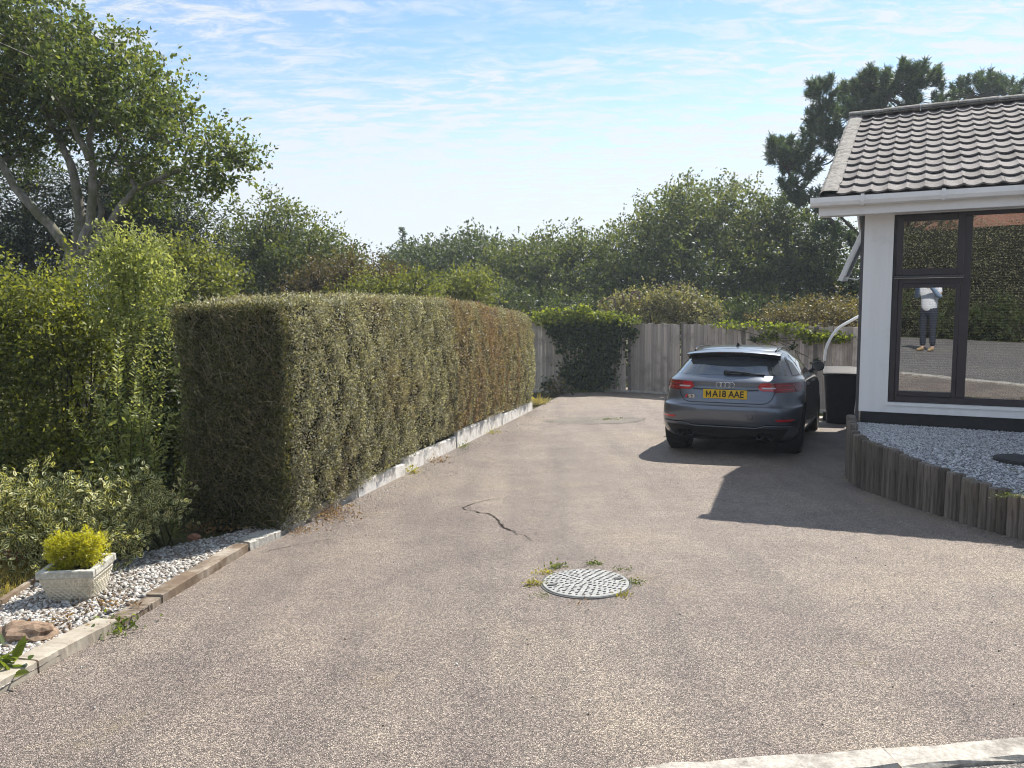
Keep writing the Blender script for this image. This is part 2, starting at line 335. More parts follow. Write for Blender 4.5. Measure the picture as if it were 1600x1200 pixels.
def tile_mat():
    m = M('concrete roof tile'); v = m.world(); oi = m.n('ShaderNodeObjectInfo')
    n1 = m.noise(v, 26, 6, 0.7); c = m.ramp(n1, [(0.25, (0.115, 0.104, 0.102)), (0.75, (0.255, 0.235, 0.23))])
    c = m.mix(c, m.ramp(oi.outputs['Random'], [(0, 0.72), (1, 1.2)]), 1, 'MULTIPLY')
    c = m.mix(c, (0.55, 0.53, 0.48), m.ramp(m.noise(v, 19, 5, 0.7), [(0.60, 0.0), (0.70, 0.65)]))
    c = m.mix(c, (0.09, 0.075, 0.05), m.ramp(m.noise(v, 6, 5, 0.7), [(0.56, 0.0), (0.72, 0.6)]))
    return m.done(m.p(c, 0.85, spec=0.25, normal=m.bump(n1, 0.5, 0.006)))
MAT['tile'] = tile_mat()
MAT['mortar'] = concrete('lichen covered mortar', (0.15, 0.14, 0.13), (0.40, 0.38, 0.35), (0.08, 0.07, 0.055), 0.75)
MAT['dark'] = plain('dark void', (0.012, 0.012, 0.013), 0.9)
MAT['room'] = plain('dim room', (0.10, 0.095, 0.09), 0.9)
MAT['blind'] = plain('blind slat', (0.22, 0.21, 0.21), 0.5)
def glass_mat(name, refl, tint):
    m = M(name); lw = m.n('ShaderNodeLayerWeight'); lw.inputs['Blend'].default_value = 0.35
    gl = m.n('ShaderNodeBsdfGlossy'); gl.inputs['Roughness'].default_value = 0.004; gl.inputs['Color'].default_value = (0.95, 0.97, 1, 1)
    tr = m.n('ShaderNodeBsdfTransparent'); tr.inputs['Color'].default_value = (*tint, 1)
    mx = m.n('ShaderNodeMixShader'); m.l(m.math('MULTIPLY_ADD', lw.outputs['Facing'], 0.5, refl), mx.inputs[0]); m.l(tr.outputs[0], mx.inputs[1]); m.l(gl.outputs[0], mx.inputs[2])
    return m.done(mx.outputs[0])
MAT['glass'] = glass_mat('double glazing', 0.36, (0.55, 0.58, 0.60))
def paint():
    m = M('grey metallic car paint'); fl = m.noise(m.co(), 900, 2); c = m.ramp(fl, [(0.3, (0.12, 0.135, 0.165)), (0.7, (0.17, 0.19, 0.23))])
    return m.done(m.p(c, 0.34, 0.75, 0.5, coat=1.0, **{'Coat Roughness': 0.05}))
MAT['paint'] = paint()
MAT['carglass'] = plain('tinted car glass', (0.045, 0.053, 0.064), 0.04, 0.0, spec=0.9, coat=1.0)
MAT['gloss_black'] = plain('gloss black trim', (0.01, 0.01, 0.011), 0.18, 0.1, spec=0.5)
MAT['black_plastic'] = plain('black plastic', (0.014, 0.014, 0.015), 0.55, 0.2)
MAT['bin'] = plain('black bin plastic', (0.020, 0.020, 0.024), 0.62, 0.25, 10, spec=0.35)
MAT['rubber'] = plain('tyre rubber', (0.014, 0.014, 0.015), 0.85, 0.2)
MAT['alloy'] = plain('alloy rim', (0.35, 0.36, 0.38), 0.3, 0.05, metal=0.9)
MAT['chrome'] = plain('chrome', (0.75, 0.75, 0.77), 0.12, 0.0, metal=1.0)
MAT['redlens'] = plain('red lamp lens', (0.50, 0.012, 0.022), 0.12, 0.15, 30, coat=1.0)
MAT['darkred'] = plain('dark red lamp lens', (0.22, 0.008, 0.015), 0.12, 0.15, 30, coat=1.0)
MAT['clearlens'] = plain('clear lamp strip', (0.62, 0.55, 0.55), 0.15, 0.05, coat=1.0)
MAT['yellow'] = plain('yellow number plate', (0.80, 0.50, 0.015), 0.35, 0.03)
MAT['ink'] = plain('black lettering', (0.008, 0.008, 0.008), 0.5)
MAT['badgered'] = plain('red badge', (0.6, 0.01, 0.02), 0.3)
MAT['iron'] = None
def iron():
    m = M('worn galvanised cover'); v = m.world(); n_ = m.noise(v, 18, 5, 0.7)
    c = m.ramp(n_, [(0.3, (0.22, 0.22, 0.21)), (0.7, (0.40, 0.40, 0.39))]); return m.done(m.p(c, 0.55, 0.25, 0.5, m.bump(m.noise(v, 120, 3), 0.3, 0.002)))
MAT['iron'] = iron()
MAT['irondark'] = plain('cover slots', (0.09, 0.09, 0.09), 0.7)
MAT['bark'] = bark('grey bark', (0.12, 0.105, 0.09), (0.36, 0.335, 0.295), (0.13, 0.135, 0.07))
MAT['bark_dark'] = bark('dark bark', (0.03, 0.024, 0.02), (0.09, 0.075, 0.06))
MAT['twig'] = bark('dry twig', (0.16, 0.12, 0.07), (0.48, 0.40, 0.26))
MAT['stem'] = bark('green brown stem', (0.05, 0.045, 0.02), (0.13, 0.11, 0.05))
MAT['hedge_core'] = plain('shaded hedge twigs', (0.024, 0.022, 0.013), 0.95, 0.4, 9, spec=0.1, bump=1.0, bscale=30)  # inner shade of the hedge put into this dark colour
G = leafmat
MAT['l_hedge'] = G('small hedge leaf', ((0.06, 0.06, 0.035), (0.25, 0.245, 0.175), (0.60, 0.585, 0.50)), 0.22, rough=0.5, spec=0.4, patch=((0.21, 0.15, 0.10), 0.55, 0.72), patch_scale=0.75, dry=((0.26, 0.175, 0.12), 10.2, 16.2))
MAT['l_hedgeend'] = G('bare hedge end leaf', ((0.045, 0.05, 0.02), (0.105, 0.11, 0.05), (0.22, 0.205, 0.105)), 0.25)  # leaf colours darker than on the long face
MAT['l_oak'] = G('oak leaf', ((0.036, 0.056, 0.022), (0.085, 0.118, 0.040), (0.20, 0.23, 0.08)), 0.38)
MAT['l_cypress'] = G('cypress spray', ((0.018, 0.028, 0.018), (0.036, 0.052, 0.028), (0.065, 0.085, 0.042)), 0.2, rough=0.6)
MAT['l_laurel'] = G('left hedge leaf', ((0.042, 0.056, 0.015), (0.115, 0.135, 0.032), (0.27, 0.285, 0.075)), 0.47)
MAT['l_privet'] = G('privet leaf', ((0.09, 0.115, 0.036), (0.20, 0.235, 0.08), (0.38, 0.40, 0.18)), 0.46, tcol=(1, .95, .5))
MAT['l_euon'] = G('variegated leaf', ((0.04, 0.06, 0.015), (0.07, 0.10, 0.025), (0.12, 0.15, 0.04)), 0.22, uvedge=(0.66, 0.63, 0.34))
MAT['l_yellow'] = G('golden dwarf conifer', ((0.17, 0.18, 0.015), (0.38, 0.38, 0.03), (0.62, 0.58, 0.08)), 0.35, tcol=(1, 0.95, 0.3))
MAT['l_bgdark'] = G('dark distant leaf', ((0.026, 0.040, 0.018), (0.052, 0.076, 0.032), (0.11, 0.14, 0.056)), 0.33)
MAT['l_bgmid'] = G('distant leaf', ((0.034, 0.052, 0.020), (0.078, 0.105, 0.038), (0.17, 0.19, 0.07)), 0.36)
MAT['l_bglight'] = G('light distant leaf', ((0.06, 0.078, 0.018), (0.125, 0.15, 0.036), (0.24, 0.25, 0.08)), 0.4)
MAT['l_russet'] = G('russet leaf', ((0.045, 0.040, 0.016), (0.085, 0.070, 0.034), (0.14, 0.10, 0.065)), 0.3)
MAT['l_pine'] = G('pine needle', ((0.028, 0.048, 0.030), (0.052, 0.085, 0.050), (0.10, 0.145, 0.08)), 0.25, rough=0.5)
MAT['l_ivy'] = G('ivy leaf', ((0.015, 0.026, 0.008), (0.032, 0.055, 0.014), (0.08, 0.12, 0.03)), 0.3)
MAT['l_ivylight'] = G('climber leaf', ((0.06, 0.085, 0.016), (0.13, 0.17, 0.03), (0.24, 0.27, 0.06)), 0.42)
MAT['l_budd'] = G('buddleia leaf', ((0.08, 0.085, 0.045), (0.17, 0.17, 0.095), (0.32, 0.30, 0.21)), 0.3)
MAT['flower'] = plain('faded flower spike', (0.17, 0.12, 0.11), 0.9, 0.3, 20)
MAT['l_bracken'] = G('bracken frond', ((0.06, 0.055, 0.030), (0.115, 0.10, 0.055), (0.20, 0.165, 0.095)), 0.3)
MAT['l_weed'] = G('weed leaf', ((0.04, 0.07, 0.015), (0.10, 0.14, 0.03), (0.20, 0.24, 0.05)), 0.4)
MAT['l_yweed'] = G('yellowed weed', ((0.14, 0.14, 0.03), (0.28, 0.26, 0.05), (0.42, 0.37, 0.10)), 0.35)
MAT['l_dry'] = G('dry brown weed', ((0.10, 0.055, 0.025), (0.20, 0.12, 0.05), (0.33, 0.22, 0.10)), 0.3)
MAT['l_straw'] = G('straw grass', ((0.16, 0.13, 0.05), (0.28, 0.23, 0.09), (0.42, 0.36, 0.16)), 0.35)

# ------------------------------------------------------------------ foliage helpers
def unit(a): return a/(np.linalg.norm(a, axis=-1, keepdims=True)+1e-9)
LT = {
 'quad': (np.array([(0,0,0),(.42,.5,.06),(1,0,-.04),(.42,-.5,.06)]), np.array([(0,1,2,3)])),
 'fold': (np.array([(0,0,0),(.32,.46,.13),(.74,.36,.10),(1,0,-.06),(.74,-.36,.10),(.32,-.46,.13)]), np.array([(0,1,2,3),(0,3,4,5)])),
 'needle': (np.array([(0,.5,0),(1,.25,0),(1,-.25,0),(0,-.5,0)]), np.array([(0,1,2,3)])),
 'star': (np.array([(0,0,0),(.15,.5,.05),(.55,.33,.02),(1,0,-.05),(.55,-.33,.02),(.15,-.5,.05)]), np.array([(0,1,2,3),(0,3,4,5)])),
}
def leaves(P, D, Nn, Ln, Wd, kind='quad'):
    tv, tf = LT[kind]; n = len(P); D = unit(D); B = unit(np.cross(Nn, D)); Nn = np.cross(D, B)
    Ln = np.broadcast_to(np.asarray(Ln, float), (n,)); Wd = np.broadcast_to(np.asarray(Wd, float), (n,))
    V = (P[:, None, :] + D[:, None, :]*(tv[None, :, 0, None]*Ln[:, None, None]) + B[:, None, :]*(tv[None, :, 1, None]*Wd[:, None, None])
         + Nn[:, None, :]*(tv[None, :, 2, None]*Wd[:, None, None]))
    F = (np.arange(n)[:, None, None]*len(tv) + tf[None]).reshape(-1, tf.shape[1])
    uv = np.tile(np.stack([tv[:, 0], tv[:, 1]+0.5], 1), (n, 1))
    return V.reshape(-1, 3), F, uv
def leafobj(name, mat, parent, P, D, Nn, Ln, Wd, kind='quad', base=(0, 0, 0), extra=None):
    V, F, uv = leaves(np.asarray(P)-np.asarray(base), D, Nn, Ln, Wd, kind)
    o = obj(name, np_mesh(name, V, F, uv), mat, parent)
    return o
def rdir(rng, n, up=0.0):
    d = rng.normal(size=(n, 3)); d = unit(d); d[:, 2] += up; return unit(d)
def crown_points(rng, lobes, nclump, nspray, nleaf, slen, fill=0.25, upb=0.35, rough=0.22):
    """lobes: (centre, radii). Clumps sit through the lobes, mostly near the outside; each clump is a few leafy sprays."""
    lobes = [(np.array(c, float), np.array(r, float)) for c, r in lobes]
    wts = np.array([r[0]*r[2]+r[1]*r[2]+r[0]*r[1] for _, r in lobes]); wts /= wts.sum()
    which = rng.choice(len(lobes), nclump, p=wts)
    C_ = np.array([l[0] for l in lobes])[which]; R_ = np.array([l[1] for l in lobes])[which]
    dirs = rdir(rng, nclump, 0.15)
    lump = 1 + rough*np.sin(dirs[:, 0]*7+which*1.3)*np.cos(dirs[:, 2]*6+which)*1.0 + rough*0.6*rng.normal(size=nclump)
    rad = np.where(rng.random(nclump) < fill, rng.uniform(0.2, 0.75, nclump), rng.uniform(0.74, 1.0, nclump))*lump
    ctr = C_ + dirs*R_*rad[:, None]
    sd = unit(np.repeat(dirs, nspray, 0)*0.55 + rdir(rng, nclump*nspray, upb))
    so_ = np.repeat(ctr, nspray, 0) + rng.normal(size=(nclump*nspray, 3))*slen*0.28
    sl_ = slen*rng.uniform(0.45, 1.15, nclump*nspray)
    t = rng.random((nclump*nspray, nleaf))
    P = (so_[:, None]+sd[:, None]*(t*sl_[:, None])[..., None]).reshape(-1, 3) + rng.normal(size=(nclump*nspray*nleaf, 3))*slen*0.09
    D = unit(np.repeat(sd, nleaf, 0)*0.8 + rng.normal(size=P.shape)*0.8)
    Nn = unit(np.repeat(np.repeat(dirs, nspray, 0), nleaf, 0)*0.5 + np.array([0, 0, 0.7]) + rng.normal(size=P.shape)*0.75)
    return ctr, P, D, Nn
def px_lobe(px, py, y, rx, ry, rd): # a lobe seen at that pixel, radii rx, ry in photo pixels and rd metres deep
    c = at(px, py, y); s = np.linalg.norm(c-CC)/np.linalg.norm(ray(px, py))/FPX
    return (c, (rx*s, rd, ry*s))
def tree(name, label, cat, base, limbs, lobes, leafmat_, barkmat, rng, nclump, nspray, nleaf, slen, lsize, lw=0.55, group=None, twig_r=0.022, kind='quad', fill=0.25, upb=0.35, branch=True, rough=0.22, crown_name='crown', limb_name='trunk'):
    base = np.array(base, float); t = thing(name, label, cat, base, group=group)
    ctr, P, D, Nn = crown_points(rng, lobes, nclump, nspray, nleaf, slen, fill, upb, rough)
    ls = lsize*rng.uniform(0.65, 1.3, len(P))
    leafobj(crown_name, leafmat_, t, P, D, Nn, ls, ls*lw, kind, base)
    mb = MB(); allp = []
    for pts, r0, r1 in limbs:
        pts = np.array(pts, float); k = np.linspace(0, 1, len(pts)); kk = np.linspace(0, 1, len(pts)*3-2)
        sm = np.stack([np.interp(kk, k, pts[:, i]) for i in range(3)], 1); sm[1:-1] += rng.normal(size=(len(sm)-2, 3))*r0*0.18
        mb.tube(sm-base, np.linspace(r0, r1, len(sm)), 8); allp.append(sm)
    if branch and allp:
        A = np.concatenate(allp)
        for c in ctr[::max(1, len(ctr)//260)]:
            d2 = np.linalg.norm(A-c, axis=1) + np.maximum(0, A[:, 2]-c[2])*1.5; j = int(np.argmin(d2)); a = A[j]
            mid = (a*0.5+c*0.5) + rng.normal(size=3)*0.08*np.linalg.norm(c-a) - np.array([0, 0, 0.06*np.linalg.norm(c-a)])
            rr = twig_r*(0.7+0.35*np.linalg.norm(c-a))
            mb.tube([a-base, mid-base, c-base], [rr, rr*0.65, rr*0.25], 5, False)
    if mb.v: mb.build(limb_name, barkmat, t, smooth=True)
    return t

# ------------------------------------------------------------------ the setting
def sheet(name, X, Y, Z, mat, **tagk):
    o = obj(name, MB().grid([[(X[i][j], Y[i][j], Z[i][j]) for j in range(len(X[0]))] for i in range(len(X))]).mesh(name), mat, smooth=True)
    tag(o, kind='structure', **tagk); return o
xs = np.concatenate([np.linspace(-600, -40, 12), np.linspace(-30, 30, 61), np.linspace(40, 600, 12)]); ys = np.concatenate([np.linspace(-400, -30, 8), np.linspace(-25, 45, 71), np.linspace(55, 900, 14)])
XX, YY = np.meshgrid(xs, ys); sheet('ground', XX, YY, ground(XX, YY)-0.02, MAT['soil'])

# left edge of the drive: garden edging, then the foot of the hedge
EDGE_PX = [(-230, 1215), (-80, 1130), (0, 1086), (60, 1052), (130, 1012), (215, 966), (310, 906), (390, 859), (442, 837)]
EDGE = np.array([gp(*p) for p in EDGE_PX])
HED0 = gp(440, 836); HED1 = gp(832, 640)
L_hedge = float(np.linalg.norm(HED1-HED0)); hd = unit((HED1-HED0)*np.array([1, 1, 0])); hn = np.array([hd[1], -hd[0], 0])        # along the hedge, out of its lit face
left = np.vstack([[(-3.2, 0.6, 0)], EDGE, [HED1], [HED1+hd*8]]); o_ = np.argsort(left[:, 1])
def xleft(y): return np.interp(y, left[o_, 1], left[o_, 0])
rows = np.concatenate([np.arange(0.8, 8, 0.2), np.arange(8, 23.6, 0.5)]); Xd = []; Yd = []; Zd = []
for y in rows:
    x = np.linspace(float(xleft(y)), 10.5, 40); Xd.append(x); Yd.append(np.full(40, y)); Zd.append(ground(x, np.full(40, y)) + 0.006*np.sin(x*1.1+y*0.7)*np.sin(y*0.9) )
drive = sheet('driveway', Xd, Yd, Zd, MAT['drive'])
# a crack and an old patched trench in the tarmac
def gz(p, h=0.0): return np.array([p[0], p[1], float(ground(p[0], p[1])) + 0.006*math.sin(p[0]*1.1+p[1]*0.7)*math.sin(p[1]*0.9) + h])
rng = np.random.default_rng(5)
def crack(path, width):
    P = np.array([gp(*p)[:2] for p in path]); k = np.linspace(0, 1, len(P)); kk = np.linspace(0, 1, 110)
    Q = np.stack([np.interp(kk, k, P[:, i]) for i in range(2)], 1) + rng.normal(size=(110, 2))*0.007+np.stack([np.convolve(rng.normal(size=118), np.ones(9)/9, 'valid')]*2, 1)*0.03
    T = unit(np.gradient(Q, axis=0)); Nn = np.stack([T[:, 1], -T[:, 0]], 1)
    wv = np.interp(kk, np.linspace(0, 1, len(width)), width)*rng.uniform(0.25, 1.5, 110)
    rws = [[gz(q-n_*w_*rng.uniform(.3, .7), 0.004) for q, n_, w_ in zip(Q, Nn, wv)], [gz(q+n_*w_*rng.uniform(.3, .7), 0.004) for q, n_, w_ in zip(Q, Nn, wv)]]
    MB().grid(rws).build('crack', MAT['crack'], drive)
crack([(722, 794), (748, 800), (770, 806), (790, 826), (806, 832), (832, 846)], [0.008, 0.015, 0.012, 0.024, 0.008, 0.004])
crack([(724, 793), (742, 786), (762, 781), (800, 776)], [0.012, 0.008, 0.004])
crack([(420, 860), (470, 850), (520, 842)], [0.004, 0.006, 0.003])
pc = gp(930, 657); fan = [gz(pc, 0.005)]; nseg = 40
for k in range(nseg):
    a = 2*math.pi*k/nseg; r = 1+0.08*rng.normal(); fan.append(gz(pc+np.array([0.92*r*math.cos(a), 0.62*r*math.sin(a), 0]), 0.005))
MB().add(fan, [(0, k+1, (k+1) % nseg+1) for k in range(nseg)]).build('tarmac_patch', MAT['patch'], drive)

# road and the concrete channel between road and drive
KA, KB = gp(1000, 1209), gp(1600, 1164); kd = unit((KB-KA)*np.array([1, 1, 0])); kn = np.array([-kd[1], kd[0], 0])
def kpt(s, off, h): p = KA+kd*s+kn*off; return (p[0], p[1], float(ground(p[0], p[1]))+h)
kerb = thing('kerb', 'pale worn concrete kerb stones along the mouth of the drive', 'kerb', kpt(0, 0, 0))
for i in range(9):
    s0 = -3.65+i*0.915; s1 = s0+0.905; dz = 0.004*rng.normal(); mb = MB()
    n_ = 8; prof = [(0.0, -0.1), (0.004, 0.022), (-0.012, 0.034), (-0.118, 0.032), (-0.130, 0.02), (-0.130, -0.1)]
    P = [[np.array(kpt(s0+(s1-s0)*q/n_, o2+0.004*rng.normal()*(h2 > 0), h2+dz+0.003*rng.normal()*(h2 > 0)))-np.array(kpt(0, 0, 0)) for o2, h2 in prof] for q in range(n_+1)]
    mb.grid(P); mb.f += [tuple(range(6))[::-1], tuple(n_*6+k for k in range(6))]
    mb.build('kerb_stone', MAT['kerb'], kerb)
rX = []; rY = []; rZ = []
for off in np.concatenate([[-0.135], np.arange(-0.6, -7, -0.4)]):
    pts = [KA+kd*s+kn*off for s in np.linspace(-22, 22, 45)]; rX.append([p[0] for p in pts]); rY.append([p[1] for p in pts]); rZ.append([float(ground(p[0], p[1]))+0.012 for p in pts])
sheet('road', rX, rY, rZ, MAT['road'])

# shingle strip beside the edging
STR_IN_PX = [(-260, 1130), (-60, 1015), (20, 945), (85, 905), (190, 880), (270, 862), (352, 845), (430, 822)]
STR = np.array([gp(*p) for p in STR_IN_PX]); k = np.linspace(0, 1, 40)
def along(A, k): return np.stack([np.interp(k, np.linspace(0, 1, len(A)), A[:, i]) for i in range(3)], 1)
Ea, Sa = along(EDGE[1:], k), along(STR, k)
gs = [[(a*(1-q)+b*q)+np.array([0, 0, 0.03]) for a, b in zip(Ea, Sa)] for q in np.linspace(0, 1, 7)]
strip = obj('shingle_strip', MB().grid(gs).mesh('shingle_strip'), MAT['shingle']); tag(strip, kind='structure')
def stones(name, mat, P, size, rng, flat=0.6):
    ico = np.array([(0,0,1),(0.894,0,0.447),(0.276,0.851,0.447),(-0.724,0.526,0.447),(-0.724,-0.526,0.447),(0.276,-0.851,0.447),(0.724,0.526,-0.447),(-0.276,0.851,-0.447),(-0.894,0,-0.447),(-0.276,-0.851,-0.447),(0.724,-0.526,-0.447),(0,0,-1)])
    fc = np.array([(0,1,2),(0,2,3),(0,3,4),(0,4,5),(0,5,1),(1,6,2),(2,7,3),(3,8,4),(4,9,5),(5,10,1),(2,6,7),(3,7,8),(4,8,9),(5,9,10),(1,10,6)])
    n = len(P); a = rng.random(n)*6.28; s = size*rng.uniform(0.55, 1.35, (n, 3)); s[:, 2] *= flat
    V = ico[None]*s[:, None]*(1+0.16*rng.normal(size=(n, 12, 1))); ca, sa = np.cos(a)[:, None], np.sin(a)[:, None]
    tl = rng.normal(size=(n, 1, 2))*0.35; Vz = V[..., 2]+V[..., 0]*tl[..., 0]+V[..., 1]*tl[..., 1]
    V = np.stack([V[..., 0]*ca-V[..., 1]*sa, V[..., 0]*sa+V[..., 1]*ca, Vz], -1) + P[:, None]
    F = (np.arange(n)[:, None, None]*12+fc[None]).reshape(-1, 3)
    return obj(name, np_mesh(name, V.reshape(-1, 3), F), mat)
n = 9500; kq = rng.random(n); q = rng.uniform(0.16, 1.0, n)
Pp = along(EDGE[1:], kq)*(1-q[:, None])+along(STR, kq)*q[:, None]; Pp[:, 2] += 0.036+0.010*rng.random(n)
tag(stones('pebbles', MAT['pebble'], Pp, 0.0145, rng), 'loose pale pebbles covering the strip beside the timber edging', 'pebbles', kind='stuff')
# grit and crumbs of stone gathered along the edges of the drive
n = 2600; s_ = rng.random(n)*L_hedge; Pg = HED0[None]+np.array([HED1-HED0])/L_hedge*s_[:, None]; Pg = Pg+hn[None]*(0.05+rng.exponential(0.16, n))[:, None]
n2 = 900; Pr = np.stack([rng.uniform(-3, 6, n2), rng.uniform(3, 20, n2), np.zeros(n2)], 1); Pr = Pr[Pr[:, 0] > xleft(Pr[:, 1])+0.1]; Pg = np.vstack([Pg, Pr])
Pg[:, 2] = [gz(p, 0.004)[2] for p in Pg]
tag(stones('loose_grit', MAT['pebble'], Pg, 0.0055, rng), 'loose grit scattered on the tarmac along the foot of the hedge boards', 'grit', kind='stuff')
# lawn corner inside the strip, and its thin edging
def lawn_pt(a, b): return gp(a, b, 0.03)
LB = np.array([gp(-260, 1120), gp(-60, 1000), gp(10, 950), gp(78, 905)]); LBk = along(LB, np.linspace(0, 1, 14))
gs = [[p+np.array([-1.2*q_, 1.1*q_, 0.035]) for p in LBk] for q_ in np.linspace(0, 1, 7)]
obj('lawn', MB().grid(gs).mesh('lawn'), MAT['soil'], smooth=True)['kind'] = 'structure'
ledge = thing('lawn_edging', 'thin dark timber lawn edging behind the stone planter', 'edging', gp(10, 950))
b0 = np.array(ledge.location)
for i in range(0, 13, 4):
    a, b = LBk[i]-b0, LBk[min(i+4, 13)]-b0; t_ = unit(b-a); nn = np.array([-t_[1], t_[0], 0])*0.018; mb = MB(); b = b-t_*0.01
    up = np.array([0, 0, 0.075]); dn = np.array([0, 0, -0.05])
    mb.add([a-nn+dn, b-nn+dn, b+nn+dn, a+nn+dn, a-nn+up, b-nn+up, b+nn+up, a+nn+up], [(0,3,2,1),(4,5,6,7),(0,1,5,4),(1,2,6,5),(2,3,7,6),(3,0,4,7)])
    mb.build('plank', MAT['sleeper'], ledge)
def grass_blades(name, P, rng, h, mat, w_=0.006, lean=0.35):
    n = len(P); D = unit(np.stack([rng.normal(size=n)*lean, rng.normal(size=n)*lean, np.ones(n)], 1)); Nn = rdir(rng, n)
    V, F, uv = leaves(P, D, Nn, h*rng.uniform(0.5, 1.3, n), w_, 'needle'); return obj(name, np_mesh(name, V, F, uv), mat)
n = 9000; a = rng.random(n); q_ = rng.random(n)**0.8; P = along(LBk, a); P[:, 0] -= 1.2*q_; P[:, 1] += 1.1*q_; P[:, 2] += 0.03
tag(grass_blades('lawn_grass', P, rng, 0.05, MAT['l_straw']), 'short parched lawn grass beside the stone planter', 'grass', kind='stuff')

# timber and concrete edging along the drive
def edge_piece(name, parent, A, B, w_, h0, h1, mat, rng, wob=0.006, inward=1, nseg=26):
    wob = wob*0.45; lo_ = np.convolve(rng.normal(size=nseg+9), np.ones(7)/7, 'valid')*wob*2.2
    A, B = np.array(A), np.array(B); t_ = unit((B-A)*np.array([1, 1, 0])); nn = np.array([-t_[1], t_[0], 0])*inward; base = np.array(parent.location); P = []
    for k_ in np.linspace(0, 1, nseg+1):
        p = A*(1-k_)+B*k_; p = np.array([p[0], p[1], float(ground(p[0], p[1]))])+nn*lo_[int(round(k_*nseg))]; h = h0*(1-k_)+h1*k_+lo_[int(round(k_*nseg))+1]*0.7
        j = lambda: rng.normal()*wob
        P.append([p+np.array([0, 0, -0.06])-base, p+np.array([0, 0, h*0.9+j()])+nn*j()-base, p+nn*(0.012+j())+np.array([0, 0, h+j()])-base, p+nn*(w_-0.01+j())+np.array([0, 0, h+j()])-base, p+nn*w_+np.array([0, 0, h*0.9])-base, p+nn*w_+np.array([0, 0, -0.06])-base])
    mb = MB().grid(P); mb.f += [tuple(range(6))[::-1], tuple(nseg*6+k_ for k_ in range(6))]; return mb.build(name, mat, parent)
E2 = lambda px, py: gp(px, py)
et = thing('timber_edging', 'weathered split timber edging curving along the shingle strip', 'edging', E2(215, 966))
edge_piece('timber', et, E2(388, 861), E2(255, 941), 0.12, 0.06, 0.05, MAT['sleeper'], rng, 0.004, inward=-1)
edge_piece('timber', et, E2(252, 943), E2(186, 982), 0.11, 0.04, 0.035, MAT['sleeper'], rng, 0.005, inward=-1)
edge_piece('timber', et, E2(183, 984), E2(62, 1050), 0.14, 0.06, 0.065, MAT['palesleeper'], rng, 0.003, inward=-1)
edge_piece('timber', et, E2(59, 1052), E2(-150, 1168), 0.14, 0.065, 0.065, MAT['palesleeper'], rng, 0.003, inward=-1)
kbt = thing('concrete_block', 'short pale concrete edging block at the hedge corner', 'block', E2(416, 848))
edge_piece('block', kbt, E2(440, 839), E2(391, 859), 0.16, 0.055, 0.06, MAT['concrete'], rng, 0.004, inward=-1)

# white boards holding the soil under the hedge
wb = thing('retaining_boards', 'flaking white boards holding the soil under the clipped hedge', 'boards', HED0)
L_h = float(np.linalg.norm((HED1-HED0)[:2])); cuts = [0.0, 1.55, 2.9, 5.1, 6.9, 8.0, 9.3, L_h]
hts = [0.09, 0.13, 0.17, 0.22, 0.24, 0.17, 0.19]
for i in range(len(cuts)-1):
    A = HED0+hd*(cuts[i]+0.006); B = HED0+hd*(cuts[i+1]-0.006); off = hn*(0.012*(i % 2))
    edge_piece('board', wb, B+off, A+off, 0.05, hts[i], hts[i]+0.02, MAT['concrete'] if i == 0 else MAT['whiteboard'], rng, 0.004, inward=1 if np.dot(np.array([-(A-B)[1], (A-B)[0], 0]), hn) < 0 else -1)

# ------------------------------------------------------------------ the bungalow
HC = np.array([3.877, 8.80, 0.0]); HROT = (0, 0, -AZ)
house = thing('bungalow', 'white rendered bungalow with grey tiled roof and dark framed windows', 'house', HC, HROT)
W_, DEP = 5.2, 6.0
def hbox(name, lo, hi, mat, parent=None, bevel=0.0): return MB().box(lo, hi).build(name, mat, parent or house, bevel=bevel)
WX0, WZ0, WZ1, WX1 = 0.29, 0.25, 2.285, 3.6
# walls are 0.25 thick with a real window opening in front and one in the side
wl = MB(); wl.box((0, 0, 0.14), (WX0, 0.25, 2.4)); wl.box((WX0, 0, 0.14), (WX1, 0.25, WZ0)); wl.box((WX1, 0, 0.14), (W_, 0.25, 2.4)); wl.box((WX0, 0, WZ1), (WX1, 0.25, 2.4))
SY0, SY1, SZ0, SZ1 = 0.55, 1.35, 1.05, 2.2
wl.box((0, 0.25, 0.14), (0.25, SY0, 2.4)); wl.box((0, SY1, 0.14), (0.25, DEP, 2.4)); wl.box((0, SY0, 0.14), (0.25, SY1, SZ0)); wl.box((0, SY0, SZ1), (0.25, SY1, 2.4))
wl.box((W_-0.25, 0.25, 0.14), (W_, DEP, 2.4)); wl.box((0.25, DEP-0.25, 0.14), (W_-0.25, DEP, 2.4))
wl.build('wall', MAT['render'], house)
gb = MB()                                                   # gable infill under the roof on the near side and the far one
for x0 in (0.0, W_-0.2): gb.add([(x0, 0, 2.4), (x0, DEP, 2.4), (x0, 3.0, 3.62), (x0+0.2, 0, 2.4), (x0+0.2, DEP, 2.4), (x0+0.2, 3.0, 3.62)], [(0, 1, 2), (3, 5, 4), (0, 2, 5, 3), (1, 4, 5, 2), (0, 3, 4, 1)])
gb.build('gable', MAT['render'], house)
MB().box((0.02, 0.02, -0.75), (W_-0.02, DEP-0.02, 0.14)).build('plinth', MAT['plinth'], house)
hbox('corner_shade_strip', (-0.035, 0.03, -0.6), (-0.002, 0.10, 2.36), MAT['trim'])  # added dark strip, painted as the shaded side wall seen edge-on
fl = MB(); fl.box((0.25, 0.25, 0.15), (W_-0.25, DEP-0.25, 0.2)); fl.box((0.25, 0.25, 2.36), (W_-0.25, DEP-0.25, 2.39)); fl.box((0.25, 2.6, 0.2), (W_-0.25, 2.68, 2.36)); fl.build('room_shell', MAT['room'], house)
